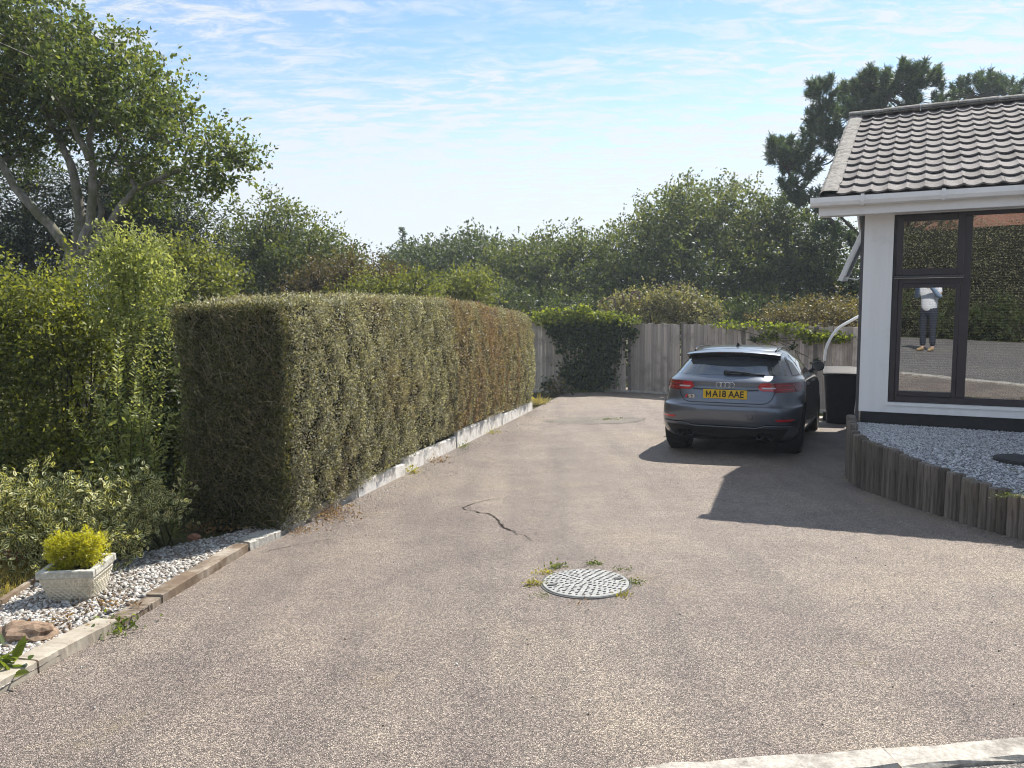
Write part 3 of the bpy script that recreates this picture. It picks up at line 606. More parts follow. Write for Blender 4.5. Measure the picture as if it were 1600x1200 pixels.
# front window: frame, mullion, casement, panes
fy0, fy1 = 0.06, 0.13
fr = MB(); fr.box((WX0, fy0, WZ0), (WX0+0.065, fy1, WZ1)); fr.box((WX1-0.065, fy0, WZ0), (WX1, fy1, WZ1)); fr.box((WX0+0.065, fy0, WZ0), (WX1-0.065, fy1, WZ0+0.075)); fr.box((WX0+0.065, fy0, WZ1-0.045), (WX1-0.065, fy1, WZ1))
win = fr.build('window', MAT['frame'], house, bevel=0.006)
MUL = 0.985
def wbox(name, lo, hi, mat, bevel=0.004): return MB().box(lo, hi).build(name, mat, win, bevel=bevel)
wbox('mullion', (MUL-0.045, fy0-0.004, WZ0+0.075), (MUL+0.045, fy1+0.003, WZ1-0.045), MAT['frame'])
wbox('mullion', (2.35, fy0-0.004, WZ0+0.075), (2.44, fy1+0.003, WZ1-0.045), MAT['frame'])
wbox('transom', (WX0+0.065, fy0-0.003, 1.545), (MUL-0.045, fy1+0.002, 1.625), MAT['frame'])
sa = MB(); x0, x1, z0, z1 = WX0+0.03, MUL-0.025, 1.635, WZ1-0.02                 # top hung casement, proud of the frame
for lo, hi in (((x0, .035, z0), (x0+.065, .085, z1)), ((x1-.065, .035, z0), (x1, .085, z1)), ((x0+.065, .035, z0), (x1-.065, .085, z0+.07)), ((x0+.065, .035, z1-.06), (x1-.065, .085, z1))): sa.box(lo, hi)
cs = sa.build('casement', MAT['frame'], win, bevel=0.005)
wbox('drip_bar', (x0-0.01, 0.018, z0-0.022), (x1+0.01, 0.033, z0-0.004), MAT['trim'], 0.003)
wbox('drip_bar', (x0-0.01, 0.012, z0-0.034), (x1+0.01, 0.03, z0-0.026), MAT['chrome'], 0.002)
wbox('window_handle', (0.64, 0.088, 1.715), (0.658, 0.11, 1.775), MAT['upvc'], 0.004)
sb = MB(); x0b, x1b = WX0+0.065, MUL-0.045
for lo, hi in (((x0b, .05, .325), (x0b+.04, .12, 1.545)), ((x1b-.04, .05, .325), (x1b, .12, 1.545)), ((x0b+.04, .05, .325), (x1b-.04, .12, .375)), ((x0b+.04, .05, 1.50), (x1b-.04, .12, 1.545))): sb.box(lo, hi)
sb.build('glazing_bead', MAT['frame'], win, bevel=0.004)
def pane(lo, hi): MB().box(lo, hi).build('pane', MAT['glass'], win)
MB().box((x0+.06, -.004, z0+.065-z1), (x1-.06, .003, -.055)).build('pane', MAT['glass'], win, loc=(0, .064, z1), rot=(0, 0, 0)); pane((x0b+.04, .085, .375), (x1b-.04, .091, 1.50)); pane((MUL+.045, .085, WZ0+.075), (2.35, .091, WZ1-.045)); pane((2.44, .085, WZ0+.075), (WX1-.065, .091, WZ1-.045))
hbox('window_sill', (WX0-0.02, -0.012, WZ0-0.03), (WX1+0.02, 0.058, WZ0-0.002), MAT['render'])
# side window, its top hung sash pushed open
sw = MB()
for lo, hi in (((.03, SY0, SZ0), (.1, SY0+.06, SZ1)), ((.03, SY1-.06, SZ0), (.1, SY1, SZ1)), ((.03, SY0+.06, SZ0), (.1, SY1-.06, SZ0+.06)), ((.03, SY0+.06, SZ1-.05), (.1, SY1-.06, SZ1)), ((.03, SY0+.06, 1.52), (.1, SY1-.06, 1.58))): sw.box(lo, hi)
swin = sw.build('side_window', MAT['upvc'], house, bevel=0.004)
MB().box((.055, SY0+.06, SZ0+.06), (.061, SY1-.06, 1.52)).build('pane', MAT['glass'], swin)
sa2 = MB(); ang = math.radians(22); hgt = 0.68
for lo, hi in (((-.03, 0, -hgt), (.02, .055, 0)), ((-.03, .745, -hgt), (.02, .80, 0)), ((-.03, .055, -hgt), (.02, .745, -hgt+.06)), ((-.03, .055, -.06), (.02, .745, 0))): sa2.box(lo, hi)
sash = sa2.build('open_sash', MAT['upvc'], swin, bevel=0.004, loc=(-0.02, SY0, SZ1+0.02), rot=(0, ang, 0))
MB().box((-.008, .055, -hgt+.06), (-.002, .745, -.06)).build('pane', MAT['glass'], swin, loc=(-0.02, SY0, SZ1+0.02), rot=(0, ang, 0))
MB().tube([(0.0, SY0+.06, 1.66), (-.10, SY0+.055, 1.60), (-.235, SY0+.05, 1.63)], 0.008, 6).build('window_stay', MAT['upvc'], swin)

# roof
EY, EZ, RY, RZ, VX = -0.40, 2.475, 3.0, 3.85, -0.41
PIT = math.atan2(RZ-EZ, RY-EY); SLEN = math.hypot(RZ-EZ, RY-EY)
rf = MB()                                                   # boarding under the tiles, both slopes
def slope_pt(x, s, h): return (x, EY+s*math.cos(PIT)-h*math.sin(PIT), EZ+s*math.sin(PIT)+h*math.cos(PIT))
Y2 = 2*RY-EY
rf.add([(VX, EY, EZ), (W_+.3, EY, EZ), (W_+.3, RY, RZ), (VX, RY, RZ), (VX, Y2, EZ), (W_+.3, Y2, EZ), (VX, EY+.02, EZ-.06), (W_+.3, EY+.02, EZ-.06), (W_+.3, RY, RZ-.06), (VX, RY, RZ-.06), (VX, Y2, EZ-.06), (W_+.3, Y2, EZ-.06)],
       [(0, 1, 2, 3), (3, 2, 5, 4), (6, 9, 8, 7), (9, 10, 11, 8), (0, 3, 9, 6), (3, 4, 10, 9), (1, 7, 8, 2), (2, 8, 11, 5), (0, 6, 7, 1), (4, 5, 11, 10)])
roof = rf.build('roof', MAT['mortar'], house)
TW, TL, NR = 0.168, 0.335, 13; EXPO = SLEN/NR
def tile_mesh():
    V = []; F = []; na = 9; prof = []
    for i in range(na):
        s = i/(na-1)
        if s < 0.78: q = s/0.78; z = 0.015*(2*q-1)**2
        else: q = (s-0.78)/0.22; z = 0.015+0.009*math.sin(math.pi*q)
        prof.append((s*TW*1.02, z))
    nl = 4; th = 0.017
    for j in range(nl):
        for x, z in prof: V.append((x, j/(nl-1)*TL, z+0.038-0.028*(j/(nl-1))))
    for x, z in prof: V.append((x, 0.0, z+0.038-th))
    for x, z in prof: V.append((x, TL, z+0.002))
    for j in range(nl-1):
        for i in range(na-1): F.append((j*na+i, j*na+i+1, (j+1)*na+i+1, (j+1)*na+i))
    b = nl*na; c = b+na
    for i in range(na-1): F.append((b+i, b+i+1, i+1, i)); F.append((b+i+1, b+i, c+i, c+i+1))
    F.append((0, na, 2*na, 3*na, c, b)); F.append((na-1, b+na-1, c+na-1, 4*na-1, 3*na-1, 2*na-1))
    return MB().add(V, F).mesh('tile')
TMESH = tile_mesh(); TMESH.materials.append(MAT['tile'])
for p_ in TMESH.polygons: p_.use_smooth = False
rt = random.Random(4); NC = 22
for r_ in range(NR):
    for c_ in range(NC):
        x = VX+0.155+c_*TW
        o = obj('tile', TMESH, None, roof, loc=slope_pt(x+rt.uniform(-.003, .003), r_*EXPO-0.03+rt.uniform(-.006, .006), 0.002+rt.uniform(0, .004)), rot=(PIT+rt.uniform(-.008, .008), rt.uniform(-.008, .008), rt.uniform(-.006, .006)))
xr0 = VX+0.155+NC*TW; P = []                                # the same courses carried on past the corner of the view, one piece
for r_ in range(NR):
    for hh in (0.0, 1.0):
        P.append([slope_pt(x, (r_+hh*0.999)*EXPO-0.03, 0.054-0.042*hh+0.012*math.cos((x-xr0)/TW*2*math.pi)) for x in np.arange(xr0+0.004, W_+.3, TW/6)])
MB().grid(P).build('tile_courses', MAT['tile'], roof)['kind'] = 'stuff'
# back slope: seen by nobody from here, one ribbed sheet
bs = MB(); P = []
for j in range(8):
    row = []
    for i in range(70):
        x = VX+(W_+.7)*i/69; y = RY+(RY-EY)*j/7; row.append((x, y, RZ-(RZ-EZ)*j/7+0.035+0.02*math.cos(x/TW*2*math.pi)))
    P.append(row)
bs.grid(P).build('back_slope', MAT['tile'], roof)
# cement verge with its strip of undercloak, and ridge tiles
vg = MB(); P = []; rg = np.random.default_rng(8)
for j in range(60):
    s = SLEN*j/59; jj = lambda: rg.normal()*0.004
    P.append([slope_pt(VX-.012, s, -.05), slope_pt(VX-.014+jj(), s, .045+jj()), slope_pt(VX+.02+jj(), s, .068+jj()), slope_pt(VX+.10+jj(), s, .070+jj()), slope_pt(VX+.165+jj(), s, .058+jj()), slope_pt(VX+.17, s, .0)])
vg.grid(P).build('verge', MAT['mortar'], roof)
P = [[(x, 2*RY-y, z) for x, y, z in r] for r in P]; MB().grid(P).build('verge', MAT['mortar'], roof)
rm = MB(); P = []
for x in np.linspace(0, 0.445, 4): P.append([(x, 0.145*math.cos(a), 0.062*math.sin(a)**0.8+0.0) for a in np.linspace(0.0, math.pi, 11)])
P2 = [[(x, y*0.86, z-0.02) for x, y, z in r] for r in P]
rm.grid(P); rm.grid(P2); rmesh = rm.mesh('ridge_tile'); rmesh.materials.append(MAT['mortar'])
for i in range(13): obj('ridge_tile', rmesh, None, roof, loc=(VX-.01+i*0.45, RY, RZ+0.045+rt.uniform(-.004, .004)), rot=(0, rt.uniform(-.01, .01), 0))
# fascia, soffit, bargeboards, gutter
hbox('fascia', (VX-0.03, EY+0.075, 2.285), (W_+.3, EY+0.10, 2.455), MAT['upvc'])
hbox('soffit', (VX-0.028, EY+0.10, 2.29), (W_+.3, -0.001, 2.305), MAT['upvc'])
for sgn in (0, 1):
    bb = MB(); ya, yb = (EY+.1, RY) if sgn == 0 else (Y2-.1, RY)
    za = EZ-.02+(0.1*math.tan(PIT)); zb = RZ-.02
    bb.add([(VX-.03, ya, za-.17), (VX-.03, ya, za), (VX-.03, yb, zb), (VX-.03, yb, zb-.17), (VX-.005, ya, za-.17), (VX-.005, ya, za), (VX-.005, yb, zb), (VX-.005, yb, zb-.17)], [(0,1,2,3),(4,7,6,5),(0,4,5,1),(1,5,6,2),(2,6,7,3),(3,7,4,0)])
    bb.build('bargeboard', MAT['upvc'], house)
gt = MB(); P = []
prof = [(0.0, 0.0)]+[]
gp_ = [(EY+0.072, 2.462), (EY+0.070, 2.41), (EY+0.045, 2.385), (EY+0.0, 2.378), (EY-0.035, 2.392), (EY-0.05, 2.425), (EY-0.052, 2.468), (EY-0.060, 2.470), (EY-0.058, 2.420), (EY-0.040, 2.384), (EY+0.0, 2.370), (EY+0.047, 2.377), (EY+0.0735, 2.40), (EY+0.0735, 2.462)]
for x in (VX-0.10, W_+.3): P.append([(x, y, z) for y, z in gp_+[gp_[0]]])
gt.grid(P); gutter = gt.build('gutter', MAT['upvc'], house)
MB().add([(VX-0.104, y, z) for y, z in [(EY+.0735, 2.464), (EY+.0735, 2.40), (EY+.047, 2.375), (EY, 2.368), (EY-.042, 2.382), (EY-.060, 2.42), (EY-.062, 2.473)]]+[(VX-0.09, y, z) for y, z in [(EY+.0735, 2.464), (EY+.0735, 2.40), (EY+.047, 2.375), (EY, 2.368), (EY-.042, 2.382), (EY-.060, 2.42), (EY-.062, 2.473)]],
     [(0,1,2,3,4,5,6), (13,12,11,10,9,8,7)]+[(i, i+7, (i+1) % 7+7, (i+1) % 7) for i in range(7)]).build('end_cap', MAT['upvc'], gutter)
for bx_ in (-0.02, 0.72, 1.42, 2.2, 3.0, 3.8, 4.6):
    br = MB(); Pb = [(y-(0.012 if y < EY+.06 else 0), z-0.012) for y, z in gp_[7:13]]
    br.grid([[(bx_, y, z) for y, z in Pb], [(bx_+.034, y, z) for y, z in Pb]]); br.box((bx_, EY-.074, 2.440), (bx_+.034, EY-.052, 2.482)); br.build('gutter_bracket', MAT['upvc'], gutter)
# venetian blind hanging behind the front glass
def blind(label, x0, x1, z0, z1, step, tilt):
    t = thing('venetian_blind', label, 'blind', HC+UU*((x0+x1)/2)+VV*0.2+np.array([0, 0, z1]), HROT, 'blinds in the front window'); mb = MB(); n_ = int((z1-z0)/step); hw = (x1-x0)/2
    for i in range(n_):
        z = -i*step-0.03; d = 0.012; mb.add([(-hw, -d, z-d*tilt), (hw, -d, z-d*tilt), (hw, d, z+d*tilt), (-hw, d, z+d*tilt)], [(0, 1, 2, 3)])
    mb.build('slats', MAT['blind'], t)['kind'] = 'stuff'
    MB().box((-hw, -.02, -.025), (hw, .02, .01)).build('head_rail', MAT['blind'], t)
blind('dark slatted blind behind the small opening window', 0.37, 0.94, 1.93, 2.23, 0.021, 0.9)
blind('open slatted blind behind the tall lower pane', 0.38, 0.93, 0.42, 1.52, 0.026, 0.25)
blind('wide open slatted blind behind the big right pane', 1.04, 2.34, 0.5, 2.22, 0.028, 0.2)
bx = MB().box((-.32, -.12, 0), (.32, .12, .16)).build('storage_box', MAT['dark'], None, loc=HC+UU*1.62+VV*0.42+np.array([0, 0, .2]), rot=HROT, bevel=0.01); tag(bx, 'dark box standing on the floor inside the big window', 'box')
# gravel bed in front of the house held by a palisade of round logs
LOGPX = [(1321, 735), (1330, 748), (1337, 756), (1352, 765), (1384, 776), (1410, 785), (1445, 797), (1486, 809), (1536, 825), (1595, 840)]
LP = np.array([gp(*p) for p in LOGPX]); LP[0, :2] = (3.80, 8.80); LP[1, :2] = (3.62, 8.36)
LP = np.vstack([LP, [(4.02, 5.45, 0), (4.4, 5.1, 0), (5.0, 4.85, 0), (5.8, 4.75, 0)]])
seg = np.concatenate([[0], np.cumsum(np.linalg.norm(np.diff(LP[:, :2], axis=0), axis=1))])
def logpath(s): return np.array([np.interp(s, seg, LP[:, 0]), np.interp(s, seg, LP[:, 1])])
def bedz(y): return np.interp(y, [4.5, 5.8, 7.5, 8.3, 8.9], [-0.12, -0.085, -0.03, -0.005, 0.0])
le = thing('log_edging', 'curved palisade of weathered round logs holding the gravel bed', 'log edging', (3.6, 7.2, float(ground(3.6, 7.2))))
lb = np.array(le.location); s = 0.0; rl = random.Random(9); LOGTOP = []
while s < seg[-1]:
    d = rl.uniform(0.084, 0.106); p = logpath(s+d/2); gz_ = float(ground(p[0], p[1])); top = float(bedz(p[1]))+0.055+rl.uniform(-.009, .010)+(0.05 if p[1] > 8.2 else 0)
    mb = MB(); r = d/2; lean = (rl.uniform(-.008, .008), rl.uniform(-.008, .008))
    pts = [(lean[0]*k_, lean[1]*k_, z) for k_, z in ((0, gz_-0.12), (.5, (gz_+top)/2), (.95, top-.02), (1, top-.004), (1, top))]
    mb.tube(np.array(pts), [r, r, r*.985, r*.90, r*.6], 12); mb.build('log', MAT['log'], le, smooth=False, loc=(p[0]-lb[0], p[1]-lb[1], -lb[2]))
    s += d*0.965
ss = np.linspace(0, seg[-1], 40); A_ = np.array([logpath(q) for q in ss]); far = np.array([HC+UU*(t_)+VV*0.02 for t_ in np.linspace(-0.0, 4.6, 40)])[:, :2]
rows_ = []
for q in np.linspace(0, 1, 14):
    r = A_*(1-q)+far*q; rows_.append([(a, b, float(bedz(b))) for a, b in r])
obj('gravel_bed', MB().grid(rows_).mesh('gravel_bed'), MAT['gravel'])['kind'] = 'structure'
rng = np.random.default_rng(12); n = 26000; a = rng.random(n)**1.0; q = rng.random(n)
Q = np.stack([np.interp(a, np.linspace(0, 1, 40), A_[:, i])*(1-q)+np.interp(a, np.linspace(0, 1, 40), far[:, i])*q for i in range(2)], 1)
tag(stones('gravel_chippings', MAT['chip'], np.column_stack([Q, bedz(Q[:, 1])+0.004]), 0.0095, rng, 0.5), 'loose grey stone chippings in the bed under the window', 'gravel', kind='stuff')
cp = at(1592, 716, 7.0); cz = float(bedz(cp[1]))
cov = thing('drain_cover', 'round black plastic drain cover set in the gravel bed', 'drain cover', (cp[0], cp[1], cz)); MB().lathe([(0.0, 0.028), (.17, 0.03), (.175, 0.02), (.20, 0.024), (.205, -0.02)], seg=28).build('lid', MAT['black_plastic'], cov, smooth=False)

# ------------------------------------------------------------------ the parked car (local x right, y forward from the rear bumper, z up)
CARC = np.array([2.66, 9.93]); CYAW = math.radians(25.5)
slope_f = -SL*math.cos(CYAW)
car = thing('parked_car', 'dark grey metallic hatchback parked beside the bungalow, seen from behind', 'car', (CARC[0], CARC[1], float(ground(*CARC))+0.01), (slope_f, 0, -CYAW)); car.scale = (1, 1, 0.985)
def pchip(x, y):
    x = np.array(x, float); y = np.array(y, float); h = np.diff(x); d = np.diff(y)/h; m_ = np.zeros(len(x)); m_[0], m_[-1] = d[0], d[-1]
    for i in range(1, len(x)-1):
        if d[i-1]*d[i] > 0: w1, w2 = 2*h[i]+h[i-1], h[i]+2*h[i-1]; m_[i] = (w1+w2)/(w1/d[i-1]+w2/d[i])
    def f_(q):
        q = np.asarray(q, float); i = np.clip(np.searchsorted(x, q)-1, 0, len(x)-2); t = (q-x[i])/h[i]
        return (1+2*t)*(1-t)**2*y[i]+t*(1-t)**2*h[i]*m_[i]+t*t*(3-2*t)*y[i+1]+t*t*(t-1)*h[i]*m_[i+1]
    return f_
#        z     rear  half-w front Lr(corner length)
CT = [(0.17, 0.34, 0.80, 4.05, 0.50), (0.22, 0.20, 0.84, 4.15, 0.50), (0.30, 0.10, 0.872, 4.24, 0.50), (0.40, 0.045, 0.885, 4.28, 0.52), (0.46, 0.020, 0.890, 4.30, 0.55), (0.54, 0.004, 0.893, 4.30, 0.60), (0.60, 0.0, 0.893, 4.29, 0.64), (0.650, 0.010, 0.893, 4.27, 0.68),
      (0.668, 0.045, 0.890, 4.26, 0.70), (0.72, 0.072, 0.889, 4.23, 0.76), (0.80, 0.084, 0.888, 4.17, 0.84), (0.86, 0.094, 0.887, 3.95, 0.92), (0.92, 0.100, 0.884, 3.65, 1.0), (0.965, 0.098, 0.876, 3.35, 1.0), (0.985, 0.115, 0.866, 3.22, 1.02),
      (1.02, 0.165, 0.832, 3.08, 1.06), (1.06, 0.225, 0.812, 2.97, 1.1), (1.14, 0.335, 0.765, 2.76, 1.1), (1.24, 0.465, 0.698, 2.48, 1.1), (1.31, 0.55, 0.632, 2.28, 1.05), (1.355, 0.62, 0.590, 2.12, 1.0), (1.385, 0.74, 0.54, 1.95, 0.9), (1.405, 0.90, 0.47, 1.78, 0.8), (1.420, 1.12, 0.30, 1.6, 0.5)]
CZ = [r[0] for r in CT]; c_rear, c_w, c_front, c_lr = (pchip(CZ, [r[i] for r in CT]) for i in (1, 2, 3, 4))
NE, ME = 4.2, 2.4
def rear_y(x, z): return c_rear(z)+c_lr(z)*(1-np.clip(1-np.abs(np.asarray(x)/c_w(z))**NE, 0, 1)**(1/ME))
def side_x(y, z):
    t = np.clip((np.asarray(y, float)-c_rear(z))/c_lr(z), 0, 1); a = np.clip(1-(1-t)**ME, 0, 1)**(1/NE)
    tf = np.clip((c_front(z)-np.asarray(y, float))/1.1, 0, 1); b = np.clip(1-(1-tf)**2.4, 0, 1)**(1/3.2)
    bulge = 0.014*np.exp(-((np.asarray(y, float)-0.80)/0.45)**2)*np.exp(-((z-0.74)/0.16)**2)
    return c_w(z)*a*b+bulge
def outline(z):
    pts = []
    for th in np.linspace(0, 1, 15):                      # across the rear to the corner
        x = c_w(z)*(th**0.8)*0.985; pts.append((x, float(rear_y(x, z))))
    y0 = pts[-1][1]; y1 = float(c_front(z))-0.02
    for q in np.linspace(0, 1, 34)[1:]:
        y = y0+(y1-y0)*q; pts.append((float(side_x(y, z)), y))
    pts.append((0.0, float(c_front(z))))
    return pts
zs = sorted(set(np.round(np.concatenate([np.linspace(0.17, 0.63, 15), np.linspace(0.64, 0.68, 7), np.linspace(0.69, 0.955, 12), np.linspace(0.96, 0.995, 6), np.linspace(1.005, 1.42, 26)]), 4)))
rings = []
for z in zs:
    h = outline(z); full = h+[(-x, y) for x, y in h[-2:0:-1]]; rings.append([(x, y, z) for x, y in full])
m_ = len(rings[0]); cb = MB(); V = [p for r in rings for p in r]; F = [(i*m_+j, i*m_+(j+1) % m_, (i+1)*m_+(j+1) % m_, (i+1)*m_+j) for i in range(len(rings)-1) for j in range(m_)]
V.append((0, 1.36, 1.423)); V.append((0, 2.1, 0.16)); top = len(V)-2; bot = len(V)-1; nl = (len(rings)-1)*m_
F += [(nl+j, nl+(j+1) % m_, top) for j in range(m_)] + [((j+1) % m_, j, bot) for j in range(m_)]
cb.add(V, F); bme = cb.mesh('body'); body = obj('body', bme, MAT['paint'], car)
WHEELS = [(-0.765, 0.80), (0.765, 0.80), (-0.765, 3.43), (0.765, 3.43)]; WR = 0.325
for wx, wy in WHEELS:                                       # wheel arches
    cu = MB(); sg = 1 if wx > 0 else -1; cu.lathe([(0.365, sg*0.56), (0.365, sg*1.2)], axis=0, seg=36, c=(0, wy, WR)); co_ = cu.build('cutter', None)
    md = body.modifiers.new('arch', 'BOOLEAN'); md.operation = 'DIFFERENCE'; md.solver = 'EXACT'; md.object = co_
    co_.parent = car
bpy.context.view_layer.update()
ev = body.evaluated_get(bpy.context.evaluated_depsgraph_get()); nm = bpy.data.meshes.new_from_object(ev); body.modifiers.clear(); body.data = nm
for o in [o for o in bpy.data.objects if o.name.startswith('cutter')]: bpy.data.objects.remove(o)
bm = bmesh.new(); bm.from_mesh(nm); bmesh.ops.recalc_face_normals(bm, faces=bm.faces)
for f_ in bm.faces: f_.smooth = True
for e in bm.edges:
    if len(e.link_faces) == 2 and e.calc_face_angle(0) > math.radians(32): e.smooth = False
bm.to_mesh(nm); bm.free()
if not nm.materials: nm.materials.append(MAT['paint'])
def rear_patch(name, rows, mat, off, parent=car, nx=16, depth=0.02, smooth=True):
    """rows (z, x_left, x_right) laid on the tail of the car, standing off it, with a skirt"""
    P = []; rows = sorted(rows); zq = np.array([r[0] for r in rows]); nz = max(3, int((zq[-1]-zq[0])/0.012)+2)
    for z in np.unique(np.concatenate([np.linspace(zq[0], zq[-1], nz), zq])):
        a = np.interp(z, zq, [r[1] for r in rows]); b = np.interp(z, zq, [r[2] for r in rows]); P.append([(x, float(rear_y(x, z))-off, z) for x in np.linspace(a, b, nx)])
    mb = MB().grid(P); rim = P[0]+[r[-1] for r in P[1:]]+P[-1][-2::-1]+[r[0] for r in P[-2:0:-1]]; rim.append(rim[0])
    mb.grid([rim, [(x, y+depth, z) for x, y, z in rim]]); o = mb.build(name, mat, parent, merge=True)
    me = o.data; bm = bmesh.new(); bm.from_mesh(me)
    for f_ in bm.faces: f_.smooth = smooth
    for e in bm.edges:
        if len(e.link_faces) == 2 and e.calc_face_angle(0) > math.radians(40): e.smooth = False
    bm.to_mesh(me); bm.free(); return o
def side_patch(name, rows, mat, off, sg=1, parent=car, ny=20, depth=0.012):
    P = []; rows = sorted(rows); zq = np.array([r[0] for r in rows])
    for z in np.unique(np.concatenate([np.linspace(zq[0], zq[-1], 12), zq])):
        a = np.interp(z, zq, [r[1] for r in rows]); b = np.interp(z, zq, [r[2] for r in rows]); P.append([(sg*(float(side_x(y, z))+off), y, z) for y in np.linspace(a, b, ny)])
    mb = MB().grid(P); rim = P[0]+[r[-1] for r in P[1:]]+P[-1][-2::-1]+[r[0] for r in P[-2:0:-1]]; rim.append(rim[0]); mb.grid([rim, [(x-sg*depth, y, z) for x, y, z in rim]])
    o = mb.build(name, mat, parent, merge=True); me = o.data; bm = bmesh.new(); bm.from_mesh(me)
    for f_ in bm.faces: f_.smooth = True
    for e in bm.edges:
        if len(e.link_faces) == 2 and e.calc_face_angle(0) > math.radians(40): e.smooth = False
    bm.to_mesh(me); bm.free(); return o
# rear glass, black surround and spoiler
rear_patch('rear_window', [(1.048, -0.755, 0.755), (1.075, -0.762, 0.762), (1.20, -0.675, 0.675), (1.30, -0.585, 0.585)], MAT['carglass'], 0.004, nx=24)
sp = MB(); P = []
for q in np.linspace(-1, 1, 25):
    x = q*0.605; arch = 0.045*(1-abs(q)**2.2); yb = 0.40+0.17*abs(q)**3; yl = 0.43+0.17*abs(q)**3; dip = 0.032 if abs(q) < 0.55 else 0.0
    dipz = 0.03*sstep(0.42, 0.60, abs(q))
    P.append([(x, 0.72+0.10*abs(q), 1.335+arch), (x, yb+0.05, 1.312+arch), (x, yb, 1.300+arch*0.9), (x, yl-0.01, 1.285+arch*0.7), (x*0.985, yl+0.07, 1.262+arch*0.25-float(dipz)), (x*0.98, 0.62+0.1*abs(q), 1.27)])
spo = MB().grid(P); spo.f += [tuple(range(6)), tuple(24*6+k_ for k_ in range(6))[::-1]]; spoiler = spo.build('roof_spoiler', MAT['gloss_black'], car, smooth=True)
P = [[(p[0][0], p[0][1], p[0][2]+0.004), (p[1][0], p[1][1]-0.0, p[1][2]+0.005), (p[2][0], p[2][1]-0.004, p[2][2]+0.002)] for p in P]; MB().grid(P).build('spoiler_top', MAT['paint'], spoiler, smooth=True)
MB().box((-0.16, 0.405, 1.333), (0.16, 0.425, 1.345)).build('brake_light', MAT['darkred'], spoiler)
for sg in (-1, 1):
    pl_ = MB(); P = []
    for z in np.linspace(1.05, 1.27, 8):
        x1 = float(np.interp(z, [1.05, 1.27], [0.785, 0.655])); x0 = float(np.interp(z, [1.05, 1.27], [0.750, 0.612])); P.append([(sg*x, float(rear_y(x, z))-0.010, z) for x in np.linspace(x0, x1, 4)])
    MB().grid(P).build('window_blade', MAT['gloss_black'], car)
# wiper
wp = MB(); yw = lambda x, z: float(rear_y(x, z))-0.03
wp.tube([(-0.02, yw(0, 1.075), 1.075), (0.06, yw(.06, 1.085)-.015, 1.09), (0.22, yw(.22, 1.078)-.008, 1.082), (0.30, yw(.3, 1.07), 1.074)], [0.022, 0.018, 0.012, 0.008], 6); wp.tube([(0.02, yw(0, 1.062)+.005, 1.062), (0.28, yw(.28, 1.062)+.005, 1.064), (0.46, yw(.46, 1.06)+.005, 1.058)], 0.008, 5)
wp.lathe([(0.0, -0.02), (0.03, -0.02), (0.03, 0.02), (0, 0.02)], axis=1, seg=12, c=(-0.02, yw(0, 1.08)+.01, 1.08)); wp.build('rear_wiper', MAT['black_plastic'], car)
# tail lamps: inner piece on the tailgate, outer piece wrapping the corner
for sg in (-1, 1):
    R = lambda rows: [(z, min(sg*a, sg*b), max(sg*a, sg*b)) for z, a, b in rows]
    out = rear_patch('tail_lamp', R([(0.842, 0.60, 0.855), (0.852, 0.585, 0.870), (0.90, 0.56, 0.868), (0.962, 0.555, 0.855)]), MAT['darkred'], 0.012, nx=14)
    inn = rear_patch('tail_lamp', R([(0.858, 0.46, 0.592), (0.868, 0.43, 0.586), (0.905, 0.40, 0.560), (0.950, 0.425, 0.552), (0.963, 0.45, 0.550)]), MAT['redlens'], 0.013, nx=10)
    rear_patch('lamp_strip', R([(0.887, 0.46, 0.60), (0.899, 0.45, 0.61), (0.906, 0.435, 0.585)]), MAT['clearlens'], 0.017, inn, nx=8, depth=0.006)
    rear_patch('lamp_strip', R([(0.872, 0.62, 0.80), (0.884, 0.615, 0.80)]), MAT['redlens'], 0.016, out, nx=8, depth=0.006)
    rear_patch('lamp_strip', R([(0.925, 0.60, 0.82), (0.937, 0.60, 0.82)]), MAT['redlens'], 0.016, out, nx=8, depth=0.006)
    side_patch('lamp_wing', [(0.85, 0.46, 0.62), (0.90, 0.44, 0.66), (0.958, 0.43, 0.70)], MAT['darkred'], 0.006, sg, out, ny=8)
    rear_patch('reflector', R([(0.478, 0.66, 0.79), (0.490, 0.62, 0.825), (0.503, 0.63, 0.835), (0.508, 0.66, 0.83)]), MAT['redlens'], 0.006, nx=8, depth=0.01)
# tailgate shut line, plate recess edge
def seam(path, width, mat, off, parent=car):
    P = np.array(path, float); k_ = np.linspace(0, 1, len(P)); kk = np.linspace(0, 1, 60); Q = np.stack([np.interp(kk, k_, P[:, i]) for i in range(2)], 1); T = unit(np.gradient(Q, axis=0)); Nn = np.stack([-T[:, 1], T[:, 0]], 1)*width/2
    MB().grid([[(x, float(rear_y(x, z))-off, z) for x, z in Q-Nn], [(x, float(rear_y(x, z))-off, z) for x, z in Q+Nn]]).build('shut_line', MAT['ink'], parent)
seam([(-0.60, 0.84), (-0.57, 0.76), (-0.53, 0.715), (-0.46, 0.695), (0.46, 0.695), (0.53, 0.715), (0.57, 0.76), (0.60, 0.84)], 0.010, MAT['ink'], 0.003)
seam([(-0.41, 0.868), (-0.30, 0.862), (0.30, 0.862), (0.41, 0.868)], 0.018, MAT['ink'], 0.003)
seam([(0.30, 0.555), (0.30, 0.505), (0.36, 0.505), (0.36, 0.555)], 0.004, MAT['ink'], 0.003)
